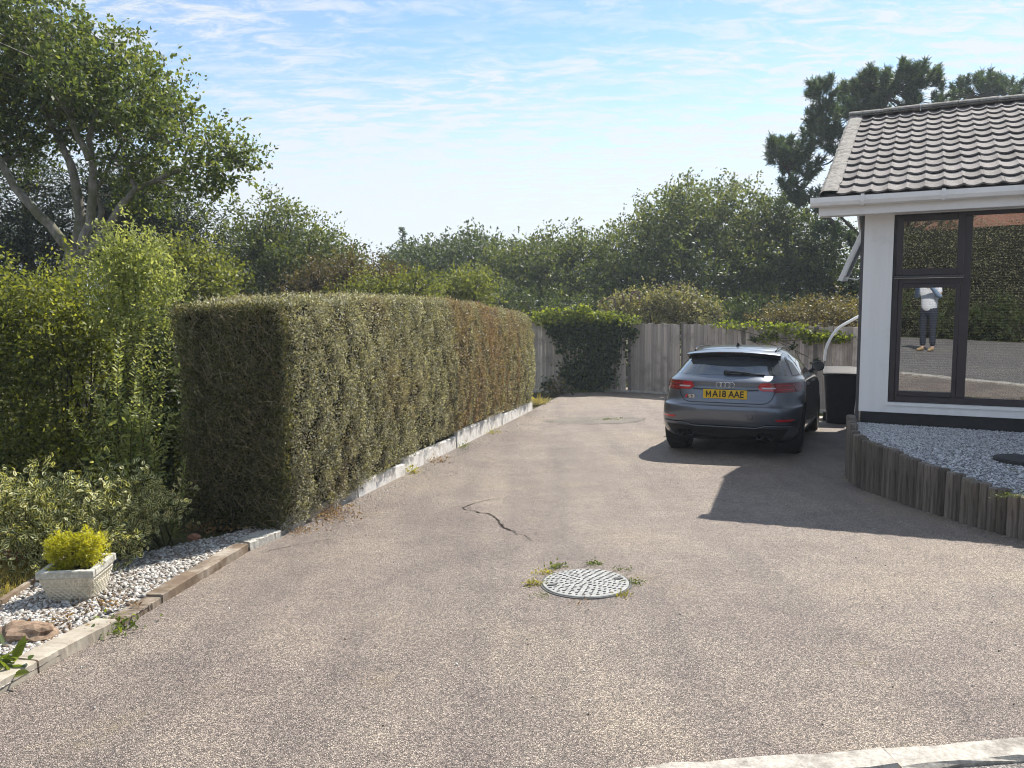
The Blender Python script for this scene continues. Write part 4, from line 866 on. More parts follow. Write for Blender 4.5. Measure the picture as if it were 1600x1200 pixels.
# number plate with its letters
pz, py_ = 0.805, float(rear_y(0.2, 0.80))-0.016
plate = MB().box((-0.275, py_, pz-0.058), (0.275, py_+0.012, pz+0.058)).build('number_plate', MAT['yellow'], car, bevel=0.004)
def text(body_, name, mat, parent, loc, size, rot, width=None, bold=0.0, ext=0.0008):
    c = bpy.data.curves.new(name, 'FONT'); c.body = body_; c.size = size; c.align_x = 'CENTER'; c.align_y = 'CENTER'; c.extrude = ext; c.offset = bold
    o = bpy.data.objects.new(name, c); COL.objects.link(o); bpy.context.view_layer.update()
    me = bpy.data.meshes.new_from_object(o.evaluated_get(bpy.context.evaluated_depsgraph_get())); bpy.data.objects.remove(o)
    o = obj(name, me, mat, parent, loc=loc, rot=rot); co = np.array([v.co[:] for v in me.vertices]); wd = co[:, 0].max()-co[:, 0].min()
    if width: o.scale = (width/wd, 1, 1)
    return o
text('A18 AAE', 'plate_lettering', MAT['ink'], plate, (0.040, py_-0.002, pz), 0.118, (math.pi/2, 0, 0), 0.395, 0.0022)
lm = MB(); mx0, mw, mh, ms = -0.238, 0.064, 0.082, 0.0135                       # the first letter, built of four strokes
for a, b in (((0, 0), (0, 1)), ((1, 0), (1, 1))): lm.box((mx0+a[0]*(mw-ms), py_-0.0032, pz-mh/2), (mx0+a[0]*(mw-ms)+ms, py_-0.0008, pz+mh/2))
for x0_, x1_ in ((mx0+0.004, mx0+mw/2), (mx0+mw-0.004, mx0+mw/2)):
    q_ = [(x0_-ms*.5, pz+mh/2), (x0_+ms*.5, pz+mh/2), (x1_+ms*.5, pz-mh*.22), (x1_-ms*.5, pz-mh*.22)]; lm.add([(x, py_-0.0030, z) for x, z in q_], [(0, 1, 2, 3)])
lm.build('plate_lettering', MAT['ink'], plate)
fr_ = MB()
# four linked rings, and the small badge at lower left
rg_ = MB(); yr = float(rear_y(0, 0.93))-0.010
for i in range(4):
    cx = (i-1.5)*0.054; q = np.linspace(0, 2*math.pi, 25); rg_.tube([(cx+0.035*math.cos(a), yr-0.003*(i % 2), 0.925+0.035*math.sin(a)) for a in q], 0.0048, 6, False)
rg_.build('emblem', MAT['chrome'], car, smooth=True)
ys_ = float(rear_y(-0.43, 0.76))-0.012
bd = text('S3', 'badge', MAT['chrome'], car, (-0.425, ys_, 0.765), 0.060, (math.pi/2, 0, 0), 0.085, 0.002, 0.003)
MB().add([(-0.515, ys_, 0.745), (-0.490, ys_, 0.745), (-0.472, ys_, 0.787), (-0.497, ys_, 0.787)], [(0, 1, 2, 3)]).build('badge_mark', MAT['badgered'], car)
# lower valance, diffuser, exhausts
rear_patch('rear_valance', [(0.175, -0.62, 0.62), (0.27, -0.70, 0.70), (0.36, -0.76, 0.76), (0.385, -0.77, 0.77)], MAT['black_plastic'], 0.006, nx=30)
seam([(-0.80, 0.43), (-0.52, 0.43), (-0.42, 0.40), (0.42, 0.40), (0.52, 0.43), (0.80, 0.43)], 0.012, MAT['ink'], 0.003)
dl = MB(); P2_ = [(-0.80, 0.418), (-0.50, 0.416), (-0.40, 0.385), (0.40, 0.385), (0.50, 0.416), (0.80, 0.418)]
kk = np.linspace(0, 1, 50); xa = np.interp(kk, np.linspace(0, 1, 6), [p[0] for p in P2_]); za = np.interp(kk, np.linspace(0, 1, 6), [p[1] for p in P2_])
dl.tube([(x, float(rear_y(x, z))-0.010, z) for x, z in zip(xa, za)], 0.007, 6); dl.build('diffuser_lip', MAT['paint'], car, smooth=True)
for x in (-0.57, -0.44, 0.44, 0.57):
    ex = MB(); ex.lathe([(0.0, 0.07), (0.036, 0.07), (0.038, -0.045), (0.046, -0.05), (0.046, 0.10)], axis=1, seg=20, c=(x, float(rear_y(x, 0.29))+0.0, 0.285)); ex.build('exhaust_tip', MAT['black_plastic'], car, smooth=False)
# side windows, sills, handles, shut lines, mirror, roof rails, aerial
for sg in (-1, 1):
    side_patch('side_window', [(1.045, 0.62, 1.02), (1.10, 0.70, 1.06), (1.20, 0.85, 1.10), (1.275, 0.98, 1.12)], MAT['carglass'], 0.004, sg)
    side_patch('side_window', [(1.035, 1.06, 1.86), (1.15, 1.10, 1.86), (1.25, 1.14, 1.84), (1.300, 1.18, 1.80)], MAT['carglass'], 0.004, sg)
    side_patch('side_window', [(1.030, 1.92, 2.88), (1.12, 1.92, 2.66), (1.20, 1.92, 2.46), (1.300, 1.88, 2.18)], MAT['carglass'], 0.004, sg)
    for yy_ in (1.04, 1.90, 2.95):
        side_patch('shut_line', [(0.36, yy_, yy_+0.008), (1.0, yy_, yy_+0.008)], MAT['ink'], 0.002, sg, ny=2, depth=0.004)
    for yy_ in (1.22, 2.06): side_patch('door_handle', [(0.885, yy_, yy_+0.20), (0.912, yy_, yy_+0.20)], MAT['paint'], 0.024, sg, ny=6, depth=0.03)
    side_patch('side_sill', [(0.19, 1.22, 3.0), (0.25, 1.20, 3.02), (0.27, 1.20, 3.02)], MAT['black_plastic'], 0.012, sg)
    rl_ = MB(); rl_.tube([(sg*float(np.interp(y, [0.70, 0.9, 2.05], [0.525, 0.54, 0.55])), y, z) for y, z in ((0.70, 1.345), (0.78, 1.376), (0.98, 1.400), (1.4, 1.406), (1.8, 1.394), (2.0, 1.366), (2.08, 1.34))], 0.010, 6); rl_.build('roof_rail', MAT['gloss_black'] if sg < 0 else MAT['gloss_black'], car, smooth=True)
    mr_ = MB(); rngm = np.linspace(0, 2*math.pi, 17)[:-1]; P = []
    for yv, sx, sz in ((2.64, 0.6, 0.6), (2.645, 0.95, 0.95), (2.67, 1, 1), (2.73, 0.92, 0.9), (2.78, 0.55, 0.55)): P.append([(sg*(0.905+0.09*sx*abs(math.cos(a))**0.75*math.copysign(1, math.cos(a))), yv, 1.085+0.075*sz*abs(math.sin(a))**0.75*math.copysign(1, math.sin(a))) for a in list(rngm)+[0]])
    mr_.grid(P); mr_.f += [tuple(range(16))[::-1], tuple(4*17+k_ for k_ in range(16))]; mr_.tube([(sg*0.80, 2.72, 1.0), (sg*0.83, 2.71, 1.03), (sg*0.87, 2.70, 1.06)], [0.03, 0.025, 0.03], 6); mir = mr_.build('wing_mirror', MAT['gloss_black'], car, smooth=True)
    MB().add([(sg*(0.905+0.078*math.cos(a)), 2.638, 1.085+0.062*math.sin(a)) for a in rngm], [tuple(range(16))]).build('mirror_glass', MAT['carglass'], mir)
an = MB(); an.grid([[(dx*k_, 0.92+a, 1.405+b) for dx in (-1, 0, 1)] for a, b, k_ in ((0.0, 0.0, 0.02), (0.02, 0.052, 0.006), (0.05, 0.05, 0.006), (0.12, 0.012, 0.018), (0.17, 0.004, 0.01))]); an.box((-0.014, 0.93, 1.38), (0.014, 1.06, 1.418)); an.box((-0.007, 0.925, 1.41), (0.007, 0.96, 1.455)); an.build('aerial', MAT['black_plastic'], car)
for wx, wy in WHEELS:
    sg = 1 if wx > 0 else -1
    wt = MB().lathe([(0.225, sg*-0.095), (0.275, sg*-0.11), (0.312, sg*-0.105), (0.325, sg*-0.08), (0.327, 0.0), (0.325, sg*0.08), (0.312, sg*0.105), (0.275, sg*0.112), (0.232, sg*0.10), (0.225, sg*0.09)], axis=0, seg=36, c=(wx, wy, WR)).build('wheel', MAT['rubber'], car, smooth=True)
    rm_ = MB().lathe([(0.228, sg*-0.09), (0.228, sg*0.085), (0.212, sg*0.09), (0.205, sg*0.06), (0.205, sg*-0.08)], axis=0, seg=30, c=(wx, wy, WR))
    for i in range(5):
        a0 = i*2*math.pi/5
        for da in (-0.16, 0.16):
            ca, sa_ = math.cos(a0), math.sin(a0); cb_, sb_ = math.cos(a0+da*1.7), math.sin(a0+da*1.7)
            rm_.tube([(wx+sg*0.055, wy+0.03*ca, WR+0.03*sa_), (wx+sg*0.065, wy+0.12*math.cos(a0+da), WR+0.12*math.sin(a0+da)), (wx+sg*0.075, wy+0.212*cb_, WR+0.212*sb_)], [0.03, 0.018, 0.016], 5)
    rm_.lathe([(0.0, sg*0.075), (0.035, sg*0.072), (0.045, sg*0.04), (0.19, sg*0.0), (0.20, sg*-0.05), (0.0, sg*-0.06)], axis=0, seg=20, c=(wx, wy, WR)); rm_.build('rim', MAT['alloy'], wt)
    # dark arch lining
    al = MB().lathe([(0.363, sg*0.60), (0.363, sg*0.84)], axis=0, seg=36, c=(0, wy, WR)); al.f = al.f[:36]; al.build('arch_lining', MAT['black_plastic'], car)

# ------------------------------------------------------------------ fence, bin and small things about the drive
FA, FB, FC = np.array([0.30, 22.6]), np.array([3.26, 21.7]), np.array([8.4, 14.4])
rf_ = random.Random(21)
bvar = []
for i in range(4):
    mb = MB(); w_ = 0.098+0.005*i; tp = [rf_.uniform(-.006, .006) for _ in range(4)]
    mb.add([(-w_/2, -.009, 0), (w_/2, -.009, 0), (w_/2, .009, 0), (-w_/2, .009, 0), (-w_/2+tp[0], -.009, 1), (w_/2+tp[1], -.009, 1+tp[2]), (w_/2+tp[1], .009, 1+tp[2]), (-w_/2+tp[0], .009, 1)], [(0,3,2,1),(4,5,6,7),(0,1,5,4),(1,2,6,5),(2,3,7,6),(3,0,4,7)])
    me = mb.mesh('board'); me.materials.append(MAT['fence']); bvar.append(me)
def fence_run(label, A, B, zt0, zt1, gap_posts):
    Ln = float(np.linalg.norm(B-A)); t_ = (B-A)/Ln; rz = math.atan2(t_[1], t_[0]); nrm = np.array([t_[1], -t_[0]]); 
    f = thing('board_fence', label, 'fence', (A[0], A[1], float(ground(*A))), (0, 0, rz)); z0 = float(ground(*A)); s = 0.07
    while s < Ln-0.05:
        if min([abs(s-q) for q in gap_posts]+[9]) < 0.085: s += 0.13; continue
        p = A+t_*s; gz_ = float(ground(*p)); tz = zt0+(zt1-zt0)*s/Ln
        o = obj('board', rf_.choice(bvar), None, f, loc=(s, rf_.uniform(-.006, .006), gz_-z0+0.05+rf_.uniform(-.01, .015)), rot=(rf_.uniform(-.006, .006), rf_.uniform(-.006, .006), rf_.uniform(-.03, .03)), scale=(1, 1, tz-gz_-0.05+rf_.uniform(-.012, .012)))
        s += 0.112
    for q in gap_posts:
        p = A+t_*q; gz_ = float(ground(*p)); MB().box((q-.045, -.01, gz_-z0-.2), (q+.045, .09, zt0+(zt1-zt0)*q/Ln-z0+.03)).build('post', MAT['post'], f)
    for hz in (0.35, 0.95, 1.5):
        g0, g1 = float(ground(*A)), float(ground(*B)); MB().add([(0, .012, hz), (Ln, .012, hz+g1-g0), (Ln, .07, hz+g1-g0), (0, .07, hz), (0, .012, hz+.08), (Ln, .012, hz+.08+g1-g0), (Ln, .07, hz+.08+g1-g0), (0, .07, hz+.08)], [(0,3,2,1),(4,5,6,7),(0,1,5,4),(1,2,6,5),(2,3,7,6),(3,0,4,7)]).build('rail', MAT['fence'], f)
    ng = max(2, int(Ln/1.9)); 
    for i in range(ng):
        s0, s1 = Ln*i/ng+.02, Ln*(i+1)/ng-.02; pa, pb = A+t_*s0, A+t_*s1; ga, gb_ = float(ground(*pa))-z0, float(ground(*pb))-z0
        MB().add([(s0, -.03, ga-.1), (s1, -.03, gb_-.1), (s1, .01, gb_-.1), (s0, .01, ga-.1), (s0, -.03, ga+.055), (s1, -.03, gb_+.055), (s1, .01, gb_+.055), (s0, .01, ga+.055)], [(0,3,2,1),(4,5,6,7),(0,1,5,4),(1,2,6,5),(2,3,7,6),(3,0,4,7)]).build('gravel_board', MAT['concrete'], f)
    return f
ftz = lambda px, py, p: float(at(px, py, p[1])[2])
zB = ftz(986, 505, FB)
fence_run('grey vertical board fence half covered by hanging ivy', FA, FB, zB+0.02, zB, [0.06, 1.55, float(np.linalg.norm(FB-FA))-0.03])
LF = float(np.linalg.norm(FC-FB)); fence_run('grey vertical board fence running behind the parked car', FB, FC, zB, 0.66, [1.9, 3.8, 5.7, LF-.1])
def fence_pt(px, py, off=0.05):                            # where the sight line meets the fence
    d = ray(px, py); best = None
    for A, B in ((FA, FB), (FB, FC)):
        t_ = (B-A)/np.linalg.norm(B-A); nn = np.array([-t_[1], t_[0]]); den = d[:2]@nn
        tt = (A@nn)/den; s = ((d[:2]*tt)-A)@t_
        if -0.4 <= s <= np.linalg.norm(B-A)+0.3: best = CC+d*tt*(1-off/np.linalg.norm(d[:2]*tt)); 
    return best

# wheelie bin
bp = at(1311, 662, 13.75); bp[2] = float(ground(bp[0], bp[1]))
wbn = thing('wheelie_bin', 'black wheelie bin standing between the car and the bungalow', 'bin', bp, (0, 0, -AZ+0.12)); wbn.scale = (0.98, 0.98, 0.93)
P = []
for z, hw, y0, y1 in ((0.0, 0.20, -0.22, 0.22), (0.03, 0.215, -0.235, 0.235), (0.5, 0.245, -0.29, 0.27), (0.93, 0.272, -0.335, 0.31), (0.95, 0.285, -0.35, 0.325), (0.985, 0.285, -0.35, 0.325)):
    r_ = 0.05; pts = []
    for cx, cy, a0 in ((hw-r_, y0+r_, -90), (hw-r_, y1-r_, 0), (-hw+r_, y1-r_, 90), (-hw+r_, y0+r_, 180)):
        for a in (0, 30, 60, 90): q = math.radians(a0+a); pts.append((cx+r_*math.cos(q), cy+r_*math.sin(q), z))
    pts.append(pts[0]); P.append(pts)
mb = MB().grid(P); mb.f.append(tuple(range(16))[::-1]); mb.box((-0.16, -0.268, 0.08), (0.16, -0.248, 0.30)); mb.build('bin_body', MAT['bin'], wbn, bevel=0)
lid = MB(); P = []
for y, z in ((-0.375, 0.965), (-0.372, 0.99), (-0.33, 1.012), (0.0, 1.05), (0.27, 1.055), (0.35, 1.03), (0.36, 0.99)): P.append([(x, y, z-0.012*(abs(x)/0.3)**4) for x in np.linspace(-0.298, 0.298, 9)])
lid.grid(P); lid.box((-0.298, -0.36, 0.972), (0.298, 0.35, 0.988)); lid.build('lid', MAT['bin'], wbn, smooth=False)
MB().tube([(-0.25, 0.40, 0.96), (0.25, 0.40, 0.96)], 0.016, 8).build('bin_handle', MAT['bin'], wbn)
for x in (-0.24, 0.24):
    wh = MB().lathe([(0.0, -0.025), (0.095, -0.025), (0.10, 0.0), (0.095, 0.025), (0.0, 0.025)], axis=0, seg=20, c=(x, 0.27, 0.10)); wh.build('wheel', MAT['rubber'], wbn)
MB().tube([(-0.24, 0.27, 0.10), (0.24, 0.27, 0.10)], 0.012, 6).build('axle', MAT['iron'], wbn)
# curved white tube and a pale post behind the bin
tp = thing('curved_tube', 'white curved tube arching above the wheelie bin', 'tube', at(1291, 655, 14.9))
b_ = np.array(tp.location); ctl = [(1291, 655), (1290, 620), (1291, 582), (1288, 566), (1290, 548), (1297, 530), (1310, 513), (1326, 503), (1345, 493), (1362, 487)]
cp_ = np.array([at(a, b, 14.9) for a, b in ctl]); kk = np.linspace(0, 1, 50); kc = np.linspace(0, 1, len(cp_)); sm = np.stack([pchip(kc, cp_[:, i])(kk) for i in range(3)], 1)
MB().tube(sm[17:]-b_, 0.028, 8).build('hoop', MAT['upvc'], tp, smooth=True)
MB().tube(sm[:18]-b_, 0.016, 8).build('foot_post', MAT['iron'], tp, smooth=True)
pp = at(1284, 652, 14.2); pp[2] = float(ground(pp[0], pp[1])); sp_ = thing('slab_step', 'low pale concrete slab beside the wheelie bin', 'slab', pp, (0, 0, -AZ))
MB().box((-0.55, -0.12, -0.05), (0.28, 0.12, 0.06)).build('slab', MAT['kerb'], sp_, bevel=0.01)
# manhole cover in the drive
mc = gp(915, 913); mt = thing('manhole_cover', 'round grey metal manhole cover with raised dashes set in the drive', 'manhole cover', (mc[0], mc[1], mc[2]), (-math.atan(SL), 0, 0.2)); mt.scale = (1.07, 1.12, 1)
MB().lathe([(0.262, 0.004), (0.262, 0.010), (0.270, 0.010), (0.274, 0.002), (0.274, -0.02)], seg=48).build('frame', MAT['irondark'], mt)
MB().lathe([(0.0, 0.016), (0.254, 0.016), (0.258, 0.012), (0.258, -0.01)], seg=48).build('lid', MAT['iron'], mt)
ds = MB(); rr = random.Random(2)
for ring in range(1, 9):
    r = 0.029*ring; nn = max(5, int(2*math.pi*r/0.040))
    for i in range(nn):
        a = 2*math.pi*(i+0.5*(ring % 2))/nn; c, s_ = math.cos(a), math.sin(a); an2 = 0.0 if (i+ring) % 2 else 0.9; tx, ty = math.cos(an2), math.sin(an2)*0.6; hl, hw = 0.0095, 0.0032; cx, cy = r*c, r*s_
        q = [(cx-tx*hl+ty*hw, cy-ty*hl-tx*hw), (cx+tx*hl+ty*hw, cy+ty*hl-tx*hw), (cx+tx*hl-ty*hw, cy+ty*hl+tx*hw), (cx-tx*hl-ty*hw, cy-ty*hl+tx*hw)]
        ds.add([(x, y, 0.017) for x, y in q]+[(x*0.997, y*0.997, 0.0205) for x, y in q], [(4,5,6,7),(0,1,5,4),(1,2,6,5),(2,3,7,6),(3,0,4,7)])
ds.build('tread_dashes', MAT['irondark'], mt)['kind'] = 'stuff'
for sx in (-1, 1): MB().box((sx*0.205-.025, -0.012, 0.0165), (sx*0.205+.025, 0.012, 0.022)).build('key_slot', MAT['irondark'], mt)
# stone planter
plp = gp(118, 946); plt = thing('stone_planter', 'square tapered stone planter with lattice pattern on the shingle', 'planter', (plp[0]-0.02, plp[1]+0.09, float(ground(plp[0], plp[1]+.09))+0.022), (0, 0, math.radians(4))); plt.scale = (0.82, 0.82, 0.84)
P = []
for z, h in ((0.0, 0.135), (0.205, 0.188), (0.212, 0.188)): P.append([(-h, -h, z), (h, -h, z), (h, h, z), (-h, h, z), (-h, -h, z)])
mb = MB().grid(P); mb.f.append((0, 1, 2, 3)); pb = mb.build('pot', MAT['planter'], plt)
rm = MB()
for a, b in (((-.205, -.205), (.205, -.160)), ((-.205, .160), (.205, .205)), ((-.205, -.160), (-.160, .160)), ((.160, -.160), (.205, .160))): rm.box((a[0], a[1], 0.212), (b[0], b[1], 0.268))
rm.build('rim', MAT['lichen_stone'], plt, bevel=0.006)
MB().box((-.16, -.16, 0.18), (.16, .16, 0.225)).build('soil', MAT['soil'], plt)
lt = MB()
for face in range(4):
    Rm = Matrix.Rotation(face*math.pi/2, 3, 'Z'); pr = lambda u_, z: np.array(Rm @ Vector((u_*(0.135+0.053*z/0.205), -(0.135+0.053*z/0.205)-0.002, z)))
    for i in range(-9, 10):
        for sgn in (-1, 1):
            pts = []
            for q in np.linspace(0, 1, 8):
                z = 0.02+0.12*q; u_ = i*0.25+sgn*(q-0.5)*0.9*0.85
                if abs(u_) < 0.93: pts.append(pr(u_, z))
            if len(pts) > 1: lt.tube(pts, 0.008, 4)
    for i in range(-4, 5): lt.tube([pr(i*0.21+0.088*math.cos(a), 0.172+0.020*math.sin(a)) for a in np.linspace(0, 2*math.pi, 11)], 0.0075, 4, False)
lt.build('lattice_relief', MAT['planter'], plt)
# rocks and a brick in the garden bed
def rock(name, label, cat, p, s, mat, seed):
    bm = bmesh.new(); bmesh.ops.create_icosphere(bm, subdivisions=3, radius=1); r_ = np.random.default_rng(seed); ph = r_.random(6)*6
    for v in bm.verts:
        c = v.co; k_ = 1+0.22*math.sin(c.x*3+ph[0])*math.cos(c.y*4+ph[1])+0.12*math.sin(c.z*7+ph[2]+c.x*5); v.co = Vector((round(c.x*k_*3.2)/3.2*0.4+c.x*k_*0.6, c.y*k_, max(-0.45, c.z*k_)))
        v.co = Vector((v.co.x*s[0], v.co.y*s[1], v.co.z*s[2]))
    me = bpy.data.meshes.new(name); bm.to_mesh(me); bm.free(); o = obj(name, me, mat, None, loc=p); return tag(o, label, cat)
q = gp(42, 1008); rock('rock', 'flat brown rock lying on the shingle near the timber edging', 'rock', (q[0], q[1], q[2]+.06), (.16, .10, .06), MAT['rock'], 3)
q = gp(20, 888); b_k = MB().box((-.1, -.055, 0), (.1, .055, .07)).build('brick', MAT['brick'], None, bevel=.006, loc=(q[0], q[1], q[2]+.05), rot=(0, 0, .3)); tag(b_k, 'loose reddish brick under the variegated shrub', 'brick')
q = gp(300, 850); rock('stone_fragment', 'small orange stone chip at the foot of the hedge end', 'stone', (q[0]+.02, q[1], q[2]+.05), (.05, .03, .035), MAT['brick'], 6)

# ------------------------------------------------------------------ the clipped hedge
rng = np.random.default_rng(31)
HW = 0.95
def htop(y): return np.interp(y, [6.0, 6.6, 8, 10.5, 12.7, 15, 16.4, 17.1], [1.47, 1.50, 1.50, 1.43, 1.30, 1.12, 1.00, 0.86])
def bumpf(s, z): return 0.014*np.sin(s*1.3+z*0.5)+0.008*np.sin(s*5.3)*np.cos(z*4.1)+0.008*np.sin(s*11+1.0)*np.cos(z*9)
def hface(s, u):                                            # lit face: s along, u 0 at the foot, 1 at the top
    b = HED0[None]+hd[None]*s[:, None]; zt = htop(b[:, 1]); zb = ground(b[:, 0], b[:, 1])+np.interp(s, [0, 1.5, 3, 6, L_h], [0.04, 0.11, 0.20, 0.28, 0.18])
    z = zb+(zt-zb)*u; off = 0.02+0.11*np.sin(np.pi*np.clip(u*0.9+0.05, 0, 1))-0.06*np.clip(u-0.9, 0, 1)*10*0.5+bumpf(s, z)+0.07*u*sstep(3.0, 0.0, s)
    off = off-0.28*sstep(L_h-0.55, L_h+0.12, s)**2-0.03*sstep(0.10, 0.0, s)
    p = b+hn[None]*off[:, None]; p[:, 2] = z; return p
hedge = thing('clipped_hedge', 'long clipped small-leaved hedge with flat top along the left of the drive', 'hedge', HED0)
n = 235000; r0, r1 = 6.5, 6.5+L_h+0.12; x = rng.random(n); s = (r0*(r1/r0)**x)-6.5; u = rng.random(n)
P = hface(s, u); inn = rng.exponential(0.028, n); P -= hn*inn[:, None]; P += rng.normal(size=P.shape)*0.012
Nn = unit(hn*0.9+np.array([0, 0, .25])+rng.normal(size=P.shape)*0.75); D = unit(np.array([0, 0, 0.5])+hn*0.45+rng.normal(size=P.shape)*0.8)
ls = np.interp(s, [0, L_h], [0.0185, 0.031])*rng.uniform(0.6, 1.4, n); b0 = HED0
# bald streaks where stems show
bald = (np.sin(s*1.9+0.8)*np.sin(P[:, 2]*2.6+s*0.6) > 0.80) & (rng.random(n) < 0.5) & (s > 1.3); 
clump = sum(np.sin(s*a_+P[:, 2]*b_+c_) for a_, b_, c_ in ((9.1, 5.3, .4), (-6.7, 11.9, 1.9), (15.3, -8.1, 2.7), (21.0, 13.7, .9), (4.3, -17.5, 4.1), (27.0, -5.0, 3.3)))/3.2
P -= hn*(0.030*np.clip(-clump, 0, 1.2))[:, None]; P += hn*(0.016*np.clip(clump, 0, 1.2))[:, None]            # tufts stand proud, hollows fall back
keep = ~bald & (rng.random(n) < np.clip(0.80+0.75*clump, 0.22, 1.0))
Pa, Da, Na, La = P[keep], D[keep], Nn[keep], ls[keep]
n9 = 5200; s9 = rng.random(n9)*L_h; u9 = rng.random(n9); u9 = np.where(rng.random(n9) < .4, 1.0, u9); P9 = hface(s9, u9)-hn*(np.where(u9 == 1.0, rng.random(n9)*HW*.9, 0))[:, None]; j9 = rng.integers(0, 420, n9)  # stray shoots
ax9 = unit(hn*.5+np.array([0, 0, .8])+rng.normal(size=(420, 3))*.4)[j9]; c9 = P9[:420][j9]; P9 = c9+ax9*(rng.random(n9)*rng.uniform(.05, .11, 420)[j9])[:, None]
Pa = np.vstack([Pa, P9]); Da = np.vstack([Da, unit(ax9+rng.normal(size=P9.shape)*.6)]); Na = np.vstack([Na, rdir(rng, n9)]); La = np.concatenate([La, np.full(n9, .022)])
n2 = 60000; x = rng.random(n2); s2 = (r0*(r1/r0)**x)-6.5; q = rng.random(n2)
T = hface(s2, np.ones(n2)); T += -hn*(q*HW)[:, None]; T[:, 2] += 0.02*np.sin(s2*4+q*6)+rng.normal(size=n2)*0.018-0.07*(q > .92); T -= hn*0.0
T[:, 2] += np.abs(rng.normal(size=n2))*0.02*(rng.random(n2) < .3)
N2 = unit(np.array([0, 0, 1.0])+rng.normal(size=T.shape)*0.7); D2 = unit(np.array([0, 0, 0.7])+rng.normal(size=T.shape)*0.9); L2 = np.interp(s2, [0, L_h], [0.021, 0.034])*rng.uniform(.6, 1.4, n2)
n3 = 5000; q3 = rng.random(n3); u3 = rng.random(n3); F3 = hface(np.full(n3, L_h+0.02), u3)-hn*(q3*0.6)[:, None]+hd*(0.12+0.1*np.sin(q3*3.1))[:, None]
Pall = np.vstack([Pa, T, F3]); leafobj('foliage', MAT['l_hedge'], hedge, Pall, np.vstack([Da, D2, rdir(rng, n3)]), np.vstack([Na, N2, rdir(rng, n3)]), np.concatenate([La, L2, np.full(n3, .03)]), np.concatenate([La, L2, np.full(n3, .03)])*0.55, 'quad', b0)
# the bare near end: thin leaf cover and a mat of twigs
def hend(q, u, off=0.0):
    p = hface(np.full(len(q), 0.04), u); zt = p[:, 2].copy(); p = p-hn*(q*HW*1.02)[:, None]-hd*(0.05+0.06*np.sin(np.pi*u)+0.03*np.sin(q*9+u*5)+off)[:, None]; return p
n = 48000; q = rng.random(n); u = rng.random(n); P = hend(q, u)+hd*rng.exponential(0.05, n)[:, None]+rng.normal(size=(n, 3))*0.015
leafobj('end_foliage', MAT['l_hedgeend'], hedge, P, unit(np.array([0, 0, .5])+rng.normal(size=P.shape)), unit(-hd+rng.normal(size=P.shape)*.8), 0.024*rng.uniform(.6, 1.5, n), 0.013, 'quad', b0)
n = 2600; q = rng.random(n); u = rng.random(n)**0.9; P = hend(q, u)+hd*rng.uniform(-0.02, 0.09, n)[:, None]
D = unit(np.array([0, 0, 0.9])-hd*0.5+rng.normal(size=P.shape)*0.55); leafobj('twigs', MAT['twig'], hedge, P, D, rdir(rng, n), rng.uniform(.05, .17, n), rng.uniform(.002, .0045, n), 'needle', b0)['kind'] = 'stuff'
n = 5000; s = rng.random(n)*L_h; u = rng.random(n); P = hface(s, u)-hn*0.03; D = unit(np.array([0, 0, 1.0])+hn*.35+rng.normal(size=P.shape)*.5); leafobj('twigs', MAT['twig'], hedge, P, D, rdir(rng, n), rng.uniform(.04, .16, n), rng.uniform(.002, .005, n), 'needle', b0)['kind'] = 'stuff'
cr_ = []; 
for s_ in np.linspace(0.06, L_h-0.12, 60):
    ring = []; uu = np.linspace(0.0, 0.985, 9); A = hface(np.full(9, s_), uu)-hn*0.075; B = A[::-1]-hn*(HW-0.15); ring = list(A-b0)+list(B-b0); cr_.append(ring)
cm = MB(); cm.grid([r+[r[0]] for r in cr_]); nn_ = 19; cm.f += [tuple(range(18))[::-1], tuple(59*19+k_ for k_ in range(18))]; cm.build('inner_mass', MAT['hedge_core'], hedge)  # solid filler added inside the leaves to block light

# ------------------------------------------------------------------ shrubs at the left
def gbase(px, py, y): p = at(px, py, y); return np.array([p[0], p[1], float(ground(p[0], p[1]))])
PL = px_lobe
lh = tree('broad_shrub', 'tall leafy green hedge shrub at the left edge behind the variegated shrub', 'shrub', gbase(60, 700, 8.1), [], [PL(50, 600, 8.1, 130, 150, .8), PL(140, 575, 7.9, 70, 120, .7), PL(-70, 600, 8.2, 130, 150, .8), PL(100, 500, 8.1, 110, 55, .6), PL(-20, 500, 8.2, 120, 60, .6), PL(20, 720, 7.7, 120, 60, .5), PL(130, 720, 7.6, 110, 60, .5), PL(-80, 720, 7.8, 90, 60, .5)], MAT['l_laurel'], MAT['bark_dark'], rng, 1150, 5, 12, 0.30, 0.045, 0.55, fill=.3, crown_name='foliage')
mb = MB(); b_ = np.array(lh.location)
for i in range(26):
    px = rng.uniform(-60, 230); p0 = gbase(px, 700, 8.0+rng.normal()*.25); p1 = at(px+rng.normal()*25, rng.uniform(480, 600), 8.0+rng.normal()*.3); mb.tube([p0-b_, (p0+p1)/2-b_+rng.normal(size=3)*.06, p1-b_], [.022, .014, .005], 5)
mb.build('stems', MAT['bark_dark'], lh)
simple_dark = tree('dark_gap_filler', 'dark foliage added to shade the gap beside the bare hedge end', 'shrub', gbase(250, 700, 7.6), [], [PL(240, 600, 7.6, 45, 120, .35), PL(265, 690, 7.4, 35, 90, .3), PL(225, 690, 7.5, 50, 90, .3), PL(262, 540, 7.6, 28, 60, .3)], MAT['l_bgdark'], MAT['bark_dark'], rng, 330, 5, 10, .22, .045, .55, fill=.4, crown_name='foliage')  # added filler foliage; its dark leaves stand in for the gap's shade
mb = MB(); b_ = np.array(simple_dark.location)
for i in range(9): p1 = at(rng.uniform(215, 275), rng.uniform(540, 640), 7.6); mb.tube([np.array([(p1-b_)[0]*.5, 0, 0]), p1-b_], [.015, .005], 5)
mb.build('stems', MAT['bark_dark'], simple_dark)
